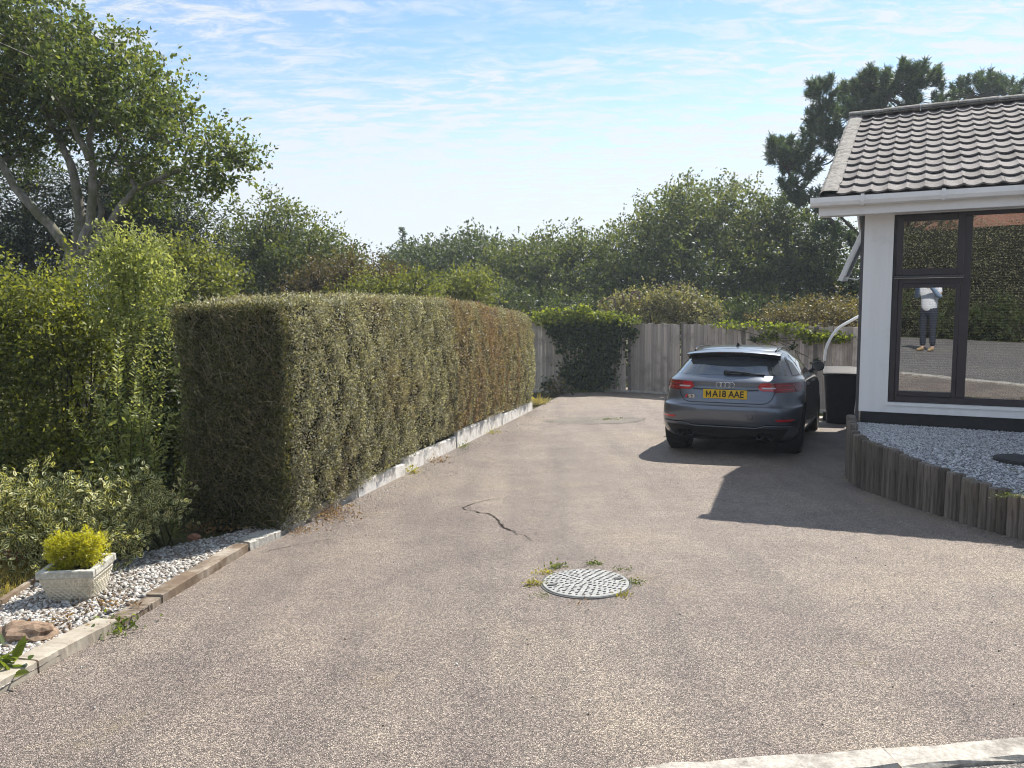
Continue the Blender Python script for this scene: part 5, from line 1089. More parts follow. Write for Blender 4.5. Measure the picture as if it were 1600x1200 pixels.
def shoots(name, label, cat, base, tips, mat, rng, lsize, spacing=0.022, lw=.42, mass=None, bend=0.12, r0=0.007, dens=2):
    base = np.array(base); t = thing(name, label, cat, base); P = []; D = []; Nn = []; S = []; mb = MB()
    for tip in tips:
        tip = np.array(tip); st = base+rng.normal(size=3)*np.array([.12, .08, 0]); ln = np.linalg.norm(tip-st); kk = np.linspace(0, 1, 14)
        mid = st*.45+tip*.55+rng.normal(size=3)*bend*ln*.5; mid[2] += .04*ln
        C = ((1-kk)**2)[:, None]*st+(2*kk*(1-kk))[:, None]*mid+(kk**2)[:, None]*tip; mb.tube(C-base, np.linspace(r0, .0018, 14), 5, False)
        nl_ = int(ln/spacing); ts = np.linspace(.12, 1, nl_)
        for i, q in enumerate(ts):
            c = np.array([np.interp(q, kk, C[:, j]) for j in range(3)]); d = unit(np.array([np.interp(min(1, q+.05), kk, C[:, j])-np.interp(q-.05, kk, C[:, j]) for j in range(3)])); a = np.cross(d, [0, 0, 1.0] if abs(d[2]) < .95 else [1.0, 0, 0]); a = unit(a); b = np.cross(d, a)
            for k_ in range(dens):
                an_ = i*1.57+k_*math.pi+rng.normal()*.3; o_ = a*math.cos(an_)+b*math.sin(an_)
                P.append(c+rng.normal(size=3)*.004); D.append(o_*.85+d*.55+rng.normal(size=3)*.15); Nn.append(d+rng.normal(size=3)*.3); S.append(lsize*(1.1-.55*q**3)*rng.uniform(.7, 1.2))
    if mass:
        _, p2, d2, n2_ = crown_points(rng, *mass); P += list(p2); D += list(d2); Nn += list(n2_); S += list(lsize*.9*rng.uniform(.6, 1.2, len(p2)))
    S = np.array(S); leafobj('foliage', mat, t, np.array(P), unit(np.array(D)), unit(np.array(Nn)), S, S*lw, 'fold', base); mb.build('stems', MAT['stem'], t); return t
tb = [at(a, b, 7.05+rng.normal()*.12) for a, b in ((185, 356), (207, 352), (234, 353), (262, 402), (300, 434), (160, 398), (312, 446), (280, 430), (225, 372), (196, 378), (172, 386), (245, 386), (145, 430), (213, 365))]
shoots('privet_shrub', 'bright yellow-green privet standing above the near end of the clipped hedge', 'shrub', gbase(225, 800, 7.0), tb, MAT['l_privet'], rng, .046, .03, .45, ([PL(212, 430, 7.05, 62, 50, .28), PL(190, 400, 7.05, 40, 38, .2), PL(245, 440, 7.05, 50, 35, .25), PL(205, 500, 7.0, 60, 50, .25)], 130, 5, 10, .22, .3))
tf = [at(a, b, 5.95+rng.normal()*.13) for a, b in ((193, 503), (228, 520), (107, 640), (163, 568), (252, 598), (140, 605), (272, 648), (288, 712), (180, 560), (232, 640), (215, 590), (205, 660), (262, 690), (175, 680), (240, 700), (285, 770), (160, 720), (215, 540), (195, 740), (265, 740))]
shoots('leafy_shrub', 'upright green shrub with long leafy shoots in front of the hedge end', 'shrub', gbase(225, 850, 6.0), tf, MAT['l_privet'], rng, .064, .024, .40, ([PL(215, 720, 6.05, 70, 75, .18), PL(235, 640, 6.1, 45, 60, .15)], 16, 4, 8, .2, .3))
eu = tree('variegated_shrub', 'low variegated cream and green shrub behind the stone planter', 'shrub', gbase(110, 870, 5.6), [], [PL(120, 812, 5.55, 105, 58, .3), PL(35, 802, 5.6, 85, 52, .32), PL(205, 800, 5.65, 50, 48, .26), PL(100, 845, 5.4, 90, 38, .25), PL(-40, 815, 5.7, 80, 60, .3), PL(165, 845, 5.45, 60, 32, .22)], MAT['l_euon'], MAT['stem'], rng, 560, 3, 7, .13, .038, .62, kind='fold', fill=.25, crown_name='foliage', branch=False)
mb = MB(); b_ = np.array(eu.location)
for i in range(40):
    p1 = at(rng.uniform(-40, 235), rng.uniform(780, 860), 5.6+rng.normal()*.1); p0 = np.array([b_[0]+(p1[0]-b_[0])*.7, b_[1]+rng.normal()*.08, b_[2]]); mb.tube([p0-b_, (p0+p1)/2-b_+rng.normal(size=3)*.03, p1-b_], [.008, .006, .003], 4)
mb.build('stems', MAT['stem'], eu)
pcx = np.array(plt.location); yc = tree('golden_conifer', 'small golden yellow dwarf conifer growing in the stone planter', 'shrub', pcx+np.array([0, 0, .22]), [], [(pcx+np.array([-.075, -.02, .30]), (.095, .09, .105)), (pcx+np.array([.075, .01, .31]), (.09, .09, .10)), (pcx+np.array([0, .05, .28]), (.12, .09, .09))], MAT['l_yellow'], MAT['stem'], rng, 420, 4, 6, .036, .017, .45, fill=.2, upb=.7, crown_name='foliage', branch=False)
MB().tube([(0, 0, -.05), (.01, 0, .03), (-.05, 0, .10)], [.012, .01, .004], 6).tube([(.01, 0, .03), (.06, .01, .10)], [.009, .004], 6).build('stem', MAT['stem'], yc)

# ------------------------------------------------------------------ trees
def limb(pts, y, r0, r1): return ([at(a, b, y+(c[0] if c else 0)) for a, b, *c in pts], r0, r1)
tbz = gbase(122, 470, 12.2)
Y = 12.2
big = tree('spreading_tree', 'large spreading tree with pale lichened limbs at the left', 'tree', tbz,
  [([tbz+np.array([0, 0, -.1]), at(122, 470, Y), at(118, 425, Y), at(116, 395, Y)], .17, .13),
   limb([(116, 400), (78, 352), (22, 292), (0, 250), (-40, 180, -.3), (-60, 90, -.4)], Y, .085, .02),
   limb([(118, 410), (126, 345), (116, 272), (95, 222), (62, 160), (40, 80)], Y+.1, .095, .02),
   limb([(120, 410), (138, 350), (146, 285), (138, 215), (162, 140), (180, 70)], Y-.1, .085, .016),
   limb([(124, 415), (158, 372), (188, 322), (212, 296), (262, 274), (315, 254), (360, 250)], Y-.2, .07, .014),
   limb([(150, 380), (158, 330), (150, 300), (185, 230), (230, 170)], Y+.2, .055, .012),
   limb([(140, 250), (118, 200), (90, 150), (100, 90)], Y-.3, .06, .015), limb([(212, 296), (200, 262), (250, 230), (290, 215)], Y-.1, .04, .012)],
  [PL(30, 95, Y, 100, 88, 1.7), PL(110, 92, Y, 82, 80, 1.5), PL(190, 142, Y-.2, 72, 56, 1.3), PL(258, 205, Y-.2, 64, 42, 1.0), PL(338, 252, Y-.3, 56, 34, .8), PL(60, 170, Y+.5, 80, 45, 1.0), PL(160, 200, Y+.6, 60, 34, .8), PL(230, 272, Y+.2, 44, 28, .7), PL(310, 292, Y-.2, 34, 20, .5), PL(-60, 120, Y, 90, 120, 1.6), PL(230, 310, Y+.4, 50, 25, .5), PL(20, 230, Y+.3, 40, 30, .8)],
  MAT['l_oak'], MAT['bark'], rng, 960, 5, 10, .30, .074, .55, twig_r=.013, fill=.2, upb=.25, rough=.3)
tree('cypress', 'dark drooping cypress behind the spreading tree', 'tree', gbase(190, 470, 17.5), [([gbase(190, 470, 17.5), at(190, 400, 17.5), at(195, 250, 17.5)], .2, .04)],
  [PL(150, 330, 17.5, 60, 60, 1.1), PL(240, 330, 17.5, 70, 60, 1.2), PL(195, 270, 17.5, 50, 50, .9), PL(195, 400, 17.5, 110, 55, 1.5), PL(290, 370, 17.3, 50, 45, .8)], MAT['l_cypress'], MAT['bark_dark'], rng, 480, 6, 10, .5, .10, .28, fill=.3, upb=-.45)
tree('cypress', 'dark cypress at the far left edge under the spreading tree', 'tree', gbase(40, 470, 17), [([gbase(40, 470, 17), at(40, 380, 17), at(45, 250, 17)], .18, .04)],
  [PL(45, 290, 17, 40, 60, .8), PL(35, 370, 17, 60, 60, 1.1), PL(70, 420, 17, 70, 50, 1.2), PL(-30, 390, 17, 60, 70, 1.1)], MAT['l_cypress'], MAT['bark_dark'], rng, 340, 6, 10, .5, .10, .28, fill=.3, upb=-.45)
def simple(name, label, x, y, lobes, mat, ncl, leaf=.10, slen=.5, cat='tree', group=None, per=(5, 9), bk='bark_dark', fill=.25, trunk=.13, rough=.24):
    b = gbase(x, 500, y); tops = [np.array(l[0]) for l in lobes]; limbs = [([b+np.array([0, 0, -.1]), b*.6+tops[0]*.4+np.array([0, 0, -.1]), tops[0]], trunk, .03)]
    for tp_ in tops[1:]: limbs.append(([b*.62+tops[0]*.38, (b+tp_)/2, tp_], trunk*.6, .02))
    return tree(name, label, cat, b, limbs, lobes, MAT[mat], MAT[bk], rng, ncl, per[0], per[1], slen, leaf, .6, group=group, fill=fill, twig_r=.02, rough=rough)
grp = 'trees beyond the fence and hedge'
simple('bushy_tree', 'yellow-green bushy tree just behind the privet', 290, 15.5, [PL(285, 432, 15.5, 62, 48, 1.0), PL(330, 450, 15.5, 45, 38, .9), PL(245, 440, 15.6, 50, 50, .9)], 'l_bglight', 330, .07, .34, group=grp)
simple('bushy_tree', 'round-topped green tree between the spreading tree and the sky gap', 440, 22, [PL(415, 395, 22, 82, 66, 2.0), PL(480, 410, 22, 62, 58, 1.6), PL(370, 420, 21.8, 50, 55, 1.4), PL(440, 450, 21.5, 110, 45, 1.8), PL(530, 425, 22, 34, 42, 1.0)], 'l_bgmid', 820, .09, .42, group=grp)
simple('russet_shrub', 'sparse russet-brown shrub rising behind the middle of the clipped hedge', 560, 18.5, [PL(540, 440, 18.5, 60, 38, 1.0), PL(600, 448, 18.5, 45, 32, .9), PL(490, 450, 18.2, 45, 30, .8)], 'l_russet', 300, .06, .36, cat='shrub', per=(4, 8), trunk=.05)
simple('light_shrub', 'light green shrub behind the right half of the clipped hedge', 640, 18, [PL(640, 456, 18, 40, 26, .7), PL(580, 462, 17.5, 60, 22, .7)], 'l_bglight', 170, .06, .32, cat='shrub', trunk=.05)
simple('bright_shrub', 'small bright green shrub before the dark trees at the end of the hedge', 718, 24, [PL(712, 458, 24, 40, 22, 1.0), PL(745, 455, 24, 30, 24, 1.0)], 'l_bglight', 170, .08, .4, cat='shrub', trunk=.05)
simple('dark_tree', 'dark low tree left of the gap in the far tree line', 690, 37, [PL(660, 424, 37, 60, 38, 3), PL(735, 416, 37, 64, 46, 3.2), PL(700, 450, 36, 110, 40, 3), PL(625, 435, 37, 35, 30, 2)], 'l_bgdark', 820, .14, .56, group=grp)
simple('mid_tree', 'mid green tree in the far tree line above the hedge end', 860, 34, [PL(835, 422, 34, 62, 44, 3), PL(895, 416, 34, 62, 48, 3), PL(860, 455, 33, 100, 42, 3), PL(790, 430, 34, 45, 45, 2.2)], 'l_bgmid', 860, .13, .55, group=grp)
simple('great_tree', 'largest broad tree behind the fence, above the parked car', 1100, 32, [PL(1000, 400, 32, 66, 66, 3), PL(1062, 352, 32, 70, 56, 3), PL(1130, 346, 32, 72, 56, 3), PL(1200, 385, 32, 66, 62, 3), PL(1100, 430, 31, 140, 70, 3.5), PL(985, 450, 31, 70, 52, 2.5), PL(1215, 452, 31, 85, 55, 2.6), PL(1090, 480, 30, 170, 40, 2.5)], 'l_bgmid', 1900, .125, .52, group=grp, trunk=.25, rough=.2)
simple('dark_tree', 'dark tree with pointed lobes beside the house eaves', 1270, 29, [PL(1262, 395, 29, 42, 60, 1.6), PL(1300, 430, 29, 55, 55, 2), PL(1225, 345, 30, 28, 38, 1.2), PL(1330, 460, 28, 40, 45, 1.5)], 'l_bgdark', 420, .11, .5, group=grp)
# spruce tip showing over the dark tree
spb = gbase(632, 500, 39); st = thing('spruce', 'thin pointed spruce tip poking above the far trees', 'tree', spb); P = []; D = []
tip = at(629, 357, 39); mb = MB().tube([(0, 0, 0), tuple(tip-spb)], [.14, .02], 6)
for i in range(22):
    k_ = i/21; z = tip[2]-.12-k_*3.2
    for j in range(6):
        a = j*1.047+i*.5+rng.normal()*.4; z = tip[2]-.1-k_*3.2+rng.normal()*.09; ln = (.12+.55*k_)*rng.uniform(.45, 1.35); d = np.array([math.cos(a), math.sin(a), rng.uniform(-.1, .45)]); mb.tube([np.array([tip[0], tip[1], z])-spb, np.array([tip[0], tip[1], z])-spb+d*ln], [.014, .005], 4, False)
        for q in np.linspace(.1, 1, 9): P.append(np.array([tip[0], tip[1], z])+d*ln*q); D.append(d+rng.normal(size=3)*.6)
leafobj('crown', MAT['l_pine'], st, np.array(P), unit(np.array(D)), rdir(rng, len(P)), .14, .035, 'needle', spb); mb.build('trunk', MAT['bark_dark'], st)
# pines behind the bungalow
def pine(label, base, limbs, clumps, y, rng, ndl=150):
    t = thing('pine_tree', label, 'tree', base, group='pines behind the bungalow'); P = []; D = []; mb = MB(); A = []
    for pts, r0, r1 in limbs:
        pts = np.array(pts); mb.tube(pts-base, np.linspace(r0, r1, len(pts)), 8); kk = np.linspace(0, 1, 20); A.append(np.stack([np.interp(kk, np.linspace(0, 1, len(pts)), pts[:, i]) for i in range(3)], 1))
    A = np.concatenate(A)
    for (px, py, rx, ry, cnt) in clumps:
        c, r = PL(px, py, y+rng.normal()*.5, rx*1.08, ry*1.08, rx*.024)
        for i in range(cnt):
            d = rdir(rng, 1, .25)[0]; o_ = np.array(c)+d*np.array(r)*rng.uniform(.55, 1.02); j = int(np.argmin(np.linalg.norm(A-o_, axis=1)))
            if i % 3 == 0: mb.tube([A[j]-base, (A[j]*.5+o_*.5)-base-np.array([0, 0, .08]), o_-base], [.035, .022, .01], 4, False)
            ax = unit(d*.5+np.array([0, 0, .9])+rng.normal(size=3)*.35); ts = rng.random(ndl//3)*.32
            for q in ts: P.append(o_+ax*q+rng.normal(size=3)*.02); D.append(ax*.75+rng.normal(size=3)*.65)
    leafobj('crown', MAT['l_pine'], t, np.array(P), unit(np.array(D)), rdir(rng, len(P)), .19*rng.uniform(.7, 1.2, len(P)), .026, 'needle', base); mb.build('trunk', MAT['bark_dark'], t); return t
yp = 27; pb_ = gbase(1400, 520, yp)
pine('tall dark pine with tiered boughs behind the roof verge', pb_, [([pb_, at(1398, 420, yp), at(1385, 300, yp), at(1372, 200, yp), at(1390, 140, yp)], .3, .06), ([at(1395, 430, yp), at(1345, 385, yp), at(1285, 335, yp), at(1240, 285, yp), at(1222, 250, yp)], .16, .03), ([at(1385, 340, yp), at(1330, 290, yp), at(1300, 230, yp), at(1290, 180, yp)], .13, .03), ([at(1380, 410, yp), at(1335, 360, yp), at(1310, 335, yp)], .1, .03)],
  [(1222, 245, 20, 24, 34), (1250, 270, 26, 20, 30), (1235, 300, 16, 10, 8), (1290, 195, 26, 22, 34), (1285, 155, 18, 22, 22), (1310, 230, 22, 22, 22), (1275, 215, 18, 16, 14), (1335, 160, 22, 26, 28), (1360, 145, 28, 26, 34), (1400, 150, 36, 32, 46), (1445, 150, 26, 34, 36), (1420, 130, 26, 20, 22), (1345, 180, 30, 18, 20), (1265, 320, 24, 14, 16), (1310, 300, 20, 14, 12), (1330, 390, 12, 14, 8), (1295, 370, 16, 12, 10), (1250, 240, 20, 14, 14)], yp, rng, 300)
yp2 = 31; pb2 = gbase(1540, 520, yp2)
pine('second pine just showing over the ridge at the right', pb2, [([pb2, at(1540, 350, yp2), at(1540, 150, yp2)], .3, .06)], [(1515, 150, 24, 22, 24), (1535, 140, 22, 20, 22), (1565, 145, 22, 18, 20), (1590, 150, 20, 14, 16), (1540, 175, 60, 20, 30)], yp2, rng, 300)

# ------------------------------------------------------------------ climbers and growth about the fence
def climber(name, label, blobs, n, mat, lsize, off, seed, lw=.9, cat='climber', hang=0.0):
    r_ = np.random.default_rng(seed); wts = np.array([b[2]*b[3] for b in blobs], float); wts /= wts.sum(); ps = []
    for i in r_.choice(len(blobs), n, p=wts):
        b = blobs[i]; a = r_.random()*6.283; q = math.sqrt(r_.random())*(1+.24*r_.normal()); p = fence_pt(b[0]+b[2]*q*math.cos(a), b[1]+b[3]*q*math.sin(a), r_.uniform(*off))
        if p is not None and p[2] > float(ground(p[0], p[1])): ps.append(p)
    P = np.array(ps); base = P.mean(0); base[2] = float(ground(base[0], base[1])); t = thing(name, label, cat, base); fn = np.array([-.15, -1, .25])
    ls = lsize*r_.uniform(.6, 1.35, len(P)); leafobj('foliage', mat, t, P, unit(np.array([0, 0, -.5])+r_.normal(size=P.shape)*.6), unit(fn+r_.normal(size=P.shape)*.55), ls, ls*lw, 'star', base)
    mb = MB()
    for i in range(14):
        a = P[r_.integers(len(P))]; b = P[r_.integers(len(P))]; mb.tube([a-base+np.array([0, .05, 0]), (a+b)/2-base+np.array([0, .04, 0]), b-base+np.array([0, .05, 0])], .007, 4)
    mb.build('stems', MAT['stem'], t); return t
climber('ivy', 'dark green ivy hanging thickly over the left fence boards', [(925, 525, 45, 32), (905, 515, 42, 16), (935, 575, 28, 36), (900, 582, 26, 28), (950, 535, 32, 34), (880, 520, 20, 16), (915, 595, 30, 14), (965, 515, 20, 14), (988, 520, 7, 8), (855, 600, 8, 8), (877, 540, 9, 12), (862, 512, 12, 10)], 5200, MAT['l_ivy'], .085, (.04, .22), 1)
climber('leafy_climber', 'bright leafy climber spilling over the fence top beside the hedge', [(880, 492, 48, 11), (850, 494, 22, 12), (930, 495, 45, 10), (975, 500, 26, 9), (908, 484, 18, 10), (905, 502, 45, 8)], 1700, MAT['l_ivylight'], .075, (.0, .30), 2)
climber('leafy_climber', 'trailing green climber along the fence top beside the bungalow', [(1140, 507, 26, 5), (1180, 508, 30, 6), (1215, 513, 26, 7), (1250, 520, 24, 8), (1280, 526, 20, 9), (1310, 527, 22, 8), (1198, 528, 22, 7), (1265, 530, 12, 8), (1235, 508, 30, 5)], 850, MAT['l_ivylight'], .065, (.02, .26), 3)
climber('ivy', 'thin dark ivy sprigs on the fence boards behind the car roof', [(1200, 524, 16, 5), (1178, 530, 10, 4), (1275, 565, 6, 6), (1265, 582, 5, 5), (1240, 540, 5, 4)], 150, MAT['l_ivy'], .06, (.02, .06), 4)
bd_ = simple('buddleia', 'pale buddleia with faded flower spikes behind the fence', 1030, 23.2, [PL(1015, 483, 23.2, 70, 22, .8), PL(1060, 478, 23, 50, 24, .8), PL(970, 490, 23.2, 40, 15, .6), PL(1090, 492, 22.6, 40, 14, .6)], 'l_budd', 260, .085, .36, cat='shrub', trunk=.04, per=(5, 8))
b_ = np.array(bd_.location); mb = MB()
for (x, y) in [(937, 470), (962, 468), (975, 462), (985, 458), (1000, 460), (1012, 466), (1024, 455), (1035, 447), (1046, 452), (1058, 446), (1068, 450), (1080, 462), (1092, 468), (1105, 475), (1115, 484), (1123, 490), (1030, 470), (1052, 470), (1075, 480)]:
    p = at(x, y, 23+rng.normal()*.3); s_ = rng.choice([-1, 1]); q = [p+np.array([s_*.00, 0, -.30]), p+np.array([s_*.01, 0, -.1]), p+np.array([s_*.06, 0, .03]), p+np.array([s_*.17, 0, .06]), p+np.array([s_*.26, 0, .0])]; mb.tube(np.array(q)-b_, [.012, .028, .032, .026, .008], 6)
mb.build('flower_spikes', MAT['flower'], bd_)['kind'] = 'stuff'
simple('bracken', 'browning bracken above the fence beside the bungalow', 1255, 20.5, [PL(1235, 502, 20.5, 60, 18, .6), PL(1290, 498, 20, 50, 22, .6), PL(1325, 505, 19, 30, 22, .5)], 'l_bracken', 190, .07, .42, cat='bracken', trunk=.02, per=(5, 9))
simple('bramble', 'green bramble thicket below the great tree behind the fence', 1150, 25, [PL(1080, 500, 26, 120, 22, 1), PL(1200, 500, 25, 100, 24, 1), PL(900, 490, 27, 120, 26, 1.2), PL(780, 478, 27, 60, 24, 1)], 'l_bgdark', 420, .09, .45, cat='bramble', trunk=.03)

# ------------------------------------------------------------------ weeds
def tuft(name, label, px, py, n, mat, size, spread, h=.04, kind='fold', lw=.5, cat='weed', group=None, y=None, zoff=0.0):
    p = gp(px, py) if y is None else at(px, py, y); z = float(ground(p[0], p[1]))+zoff if y is None else p[2]; b = np.array([p[0], p[1], z]); t = thing(name, label, cat, b, group=group)
    P = np.column_stack([rng.normal(size=n)*spread[0], rng.normal(size=n)*spread[1], np.abs(rng.normal(size=n))*h*.5]); D = unit(np.column_stack([rng.normal(size=(n, 2))*.9, rng.random(n)*1.1]))
    ls = size*rng.uniform(.6, 1.3, n); leafobj('leaves', mat, t, P, D, unit(rng.normal(size=(n, 3))*.5+[0, 0, 1]), ls, ls*lw, kind); return t
gm = 'weeds round the manhole cover'
for px, py, n, mt_, s, lb_ in [(836, 914, 70, 'l_yweed', .020, 'yellow weed at the left edge of the manhole cover'), (852, 897, 60, 'l_yweed', .018, 'yellow weed tuft at the upper left of the manhole cover'), (870, 888, 70, 'l_weed', .020, 'green weed tuft behind the left of the manhole cover'), (928, 883, 60, 'l_weed', .020, 'green weed sprig directly behind the manhole cover'), (972, 893, 30, 'l_weed', .016, 'tiny weed at the upper right of the manhole cover'), (989, 912, 70, 'l_weed', .016, 'green weed at the right edge of the manhole cover'), (972, 932, 50, 'l_yweed', .016, 'yellow-brown weed at the lower right of the manhole cover'), (850, 932, 50, 'l_weed', .010, 'low mossy weed at the lower left of the manhole cover'), (905, 943, 40, 'l_dry', .010, 'reddish dry weed at the near edge of the manhole cover')]:
    tuft('weed', lb_, px, py, int(n*1.3), MAT[mt_], s*1.1, (.034, .024), .028, group=gm)
tuft('dry_weed', 'large dry brown weed against the kerb below the hedge', 518, 806, 620, MAT['l_dry'], .022, (.13, .16), .07)
tuft('dry_weed', 'small dry weed by the near corner of the hedge', 470, 831, 200, MAT['l_dry'], .018, (.08, .08), .03)
tuft('weed', 'yellow weed at the middle of the white boards', 646, 738, 110, MAT['l_yweed'], .03, (.05, .07), .08)
tuft('weed', 'green and brown weeds against the white boards', 682, 721, 160, MAT['l_dry'], .025, (.08, .16), .05)
tuft('weed', 'sparse weed where two white boards meet', 725, 700, 70, MAT['l_weed'], .03, (.05, .08), .08)
tuft('weed', 'small weed near the far white boards', 770, 677, 80, MAT['l_yweed'], .03, (.06, .1), .06)
tuft('grass_clump', 'straw coloured grass clump at the far end of the hedge', 838, 632, 240, MAT['l_straw'], .16, (.14, .14), .10, 'needle', .08, 'grass')
tuft('dock_plant', 'dry upright weeds at the foot of the ivy fence', 868, 618, 160, MAT['l_bracken'], .14, (.22, .1), .42, 'fold', .35)
tuft('grass_clump', 'low grass along the foot of the ivy covered fence', 915, 613, 260, MAT['l_weed'], .12, (.5, .07), .04, 'needle', .08, 'grass')
tuft('weed', 'low green weeds on the round tarmac patch', 955, 656, 50, MAT['l_weed'], .03, (.14, .06), .02)
tuft('creeping_weed', 'green creeping weed growing over the timber edging', 176, 985, 150, MAT['l_weed'], .034, (.085, .065), .05)
tuft('broad_leaf_plant', 'broad leaved green plant at the lower left corner', 12, 1062, 34, MAT['l_weed'], .11, (.06, .06), .14, 'fold', .38, 'plant')
tuft('fallen_leaves', 'dry brown litter on the shingle beside the planter', 165, 958, 120, MAT['l_dry'], .022, (.10, .07), .012, cat='leaf litter', zoff=.045)
tuft('fallen_leaves', 'dry brown litter around the flat rock', 75, 995, 120, MAT['l_dry'], .025, (.12, .08), .012, cat='leaf litter', zoff=.045)
tuft('weed', 'low weeds and litter at the foot of the hedge end', 330, 838, 160, MAT['l_dry'], .03, (.16, .08), .06, zoff=.04)
tuft('variegated_sprig', 'single variegated sprig against the bare hedge end', 298, 765, 12, MAT['l_euon'], .045, (.03, .02), .05, 'fold', .6, 'sprig', y=6.1)
p = at(1592, 746, 6.6); tuft('grass_tuft', 'green grass tuft growing in the gravel bed', 1592, 746, 130, MAT['l_weed'], .05, (.06, .05), .03, 'needle', .1, 'grass', y=6.62)
tuft('mossy_weed', 'yellow-green moss and weed on top of the right end logs', 1585, 776, 220, MAT['l_weed'], .016, (.09, .05), .03, y=5.86)
tuft('moss', 'crumbly pale moss along the foot of the log edging', 1335, 752, 160, MAT['l_straw'], .014, (.05, .12), .008)

# ------------------------------------------------------------------ what stands behind the camera and shows in the window glass
rng = np.random.default_rng(77)
def bank_pts(n):
    x = rng.uniform(-16, 9, n); u = rng.random(n); y = -4.6-0.9*u-0.25*np.sin(x*1.3)*u; z = 0.0+3.2*u+0.18*np.sin(x*2.1)*u; return np.stack([x, y, z], 1), u
bh = thing('roadside_hedge', 'rough dry hedge bank across the road, reflected in the window', 'hedge', (-3, -5, 0))
P, u = bank_pts(60000); P += rng.normal(size=P.shape)*.09; P[:, 1] += .25*np.sin(P[:, 0]*1.7+P[:, 2]*1.1)*np.cos(P[:, 2]*2.3-P[:, 0]); ls = .055*rng.uniform(.5, 1.4, len(P)); leafobj('foliage', MAT['l_budd'], bh, P, rdir(rng, len(P), .3), unit(np.array([0, 1, .5])+rng.normal(size=P.shape)*.8), ls, ls*.5, 'quad', (-3, -5, 0))
cm = MB(); cm.grid([[(x+3, y+5, z) for y, z in ((-4.95, -.05), (-5.2, .8), (-5.55, 1.9), (-5.95, 2.95), (-6.4, 2.95), (-6.6, -.05))] for x in np.linspace(-16, 9, 30)]); cm.build('inner_mass', MAT['hedge_core'], bh)
gsh = thing('green_shrub', 'green shrub at the foot of the roadside hedge, reflected in the window', 'shrub', (-1.5, -4.3, 0))
_, P, D, Nn = crown_points(rng, [((-1.2, -4.4, .6), (.9, .4, .6)), ((-.2, -4.4, .5), (.7, .4, .5)), ((-3.2, -4.4, .7), (.9, .4, .7))], 200, 4, 8, .25); leafobj('foliage', MAT['l_bgmid'], gsh, P, D, Nn, .07, .04, 'quad', (-1.5, -4.3, 0))
bh2 = thing('brick_house', 'red brick house with white windows far across the road, reflected in the window', 'house', (-9, -24, 2.2))
wb_ = M('brickwork'); br_ = wb_.n('ShaderNodeTexBrick'); wb_.l(wb_.co('Object', (1, 1, 1), (math.pi/2, 0, 0)), br_.inputs['Vector']); br_.inputs['Color1'].default_value = (.33, .11, .06, 1); br_.inputs['Color2'].default_value = (.42, .17, .10, 1); br_.inputs['Mortar'].default_value = (.4, .36, .3, 1); br_.inputs['Scale'].default_value = 4.5
bw = wb_.done(wb_.p(br_.outputs['Color'], .9)); MB().box((-9, -6, -2.3), (9, 0, 4.2)).build('wall', bw, bh2)
MB().add([(-9.4, .4, 4.2), (9.4, .4, 4.2), (9.4, -6.4, 4.2), (-9.4, -6.4, 4.2), (-9.4, -3, 6.6), (9.4, -3, 6.6)], [(0, 1, 5, 4), (2, 3, 4, 5), (0, 4, 3), (1, 2, 5), (0, 3, 2, 1)]).build('roof', MAT['tile'], bh2)
for x in (-7, -4, -1, 2, 5):
    for z in (.2, 2.6):
        wf = MB()
        for lo, hi in (((x, .0, z), (x+.1, .06, z+1.2)), ((x+1.5, 0, z), (x+1.6, .06, z+1.2)), ((x+.1, 0, z), (x+1.5, .06, z+.1)), ((x+.1, 0, z+1.1), (x+1.5, .06, z+1.2)), ((x+.75, 0, z+.1), (x+.85, .06, z+1.1))): wf.box(lo, hi)
        o = wf.build('window', MAT['upvc'], bh2); MB().box((x+.1, .004, z+.1), (x+1.5, .02, z+1.1)).build('pane', MAT['carglass'], o)

tree('added_evergreen', 'dark evergreen added across the road to darken the small upper window', 'tree', (-4.6, -8.2, 0), [([(-4.6, -8.2, 0), (-4.6, -8.2, 3), (-4.5, -8.2, 6)], .15, .03)], [((-4.6, -8.2, 3.2), (1.5, .9, 1.4)), ((-4.4, -8.2, 4.8), (1.2, .8, 1.2)), ((-5.8, -8.3, 3.6), (1.2, .8, 1.2))], MAT['l_cypress'], MAT['bark_dark'], rng, 260, 5, 9, .4, .10, .4)  # added unseen tree, placed so the upper pane reflects something dark
# the person taking the photograph, seen only as a reflection
ps = thing('person', 'standing person in white top and dark trousers holding up a phone, reflected in the glass', 'person', (0.02, -0.42, 0.012))
def skin(name, verts, edges, rad, mat, parent, sub=2):
    me = bpy.data.meshes.new(name); me.from_pydata(verts, edges, []); o = obj(name, me, mat, parent); md = o.modifiers.new('skin', 'SKIN'); md.use_smooth_shade = True
    for i, r in enumerate(rad): me.skin_vertices[0].data[i].radius = r if isinstance(r, tuple) else (r, r)
    me.skin_vertices[0].data[0].use_root = True; s_ = o.modifiers.new('sub', 'SUBSURF'); s_.levels = sub; s_.render_levels = sub; return o
SKIN = plain('skin', (.50, .32, .24), .55, .06); DENIM = plain('dark trousers', (.03, .034, .05), .9, .3, 30); WHITE = plain('white shirt', (.74, .75, .77), .85, .05); SHOE = plain('tan shoes', (.36, .25, .13), .7, .15); HAIR = plain('brown hair', (.06, .035, .02), .6, .3, 40); BLUE = plain('blue overshirt', (.22, .30, .42), .85, .1)
V = [(0, 0, .95), (0, .0, 1.12), (0, .01, 1.32), (0, 0, 1.46), (0, .0, 1.53), (0, .02, 1.60), (0, .03, 1.69), (0, .03, 1.77)]; E_ = [(i, i+1) for i in range(7)]; Rr = [(.155, .11), (.14, .10), (.165, .105), (.09, .07), (.052, .052), (.07, .085), (.078, .098), (.05, .06)]
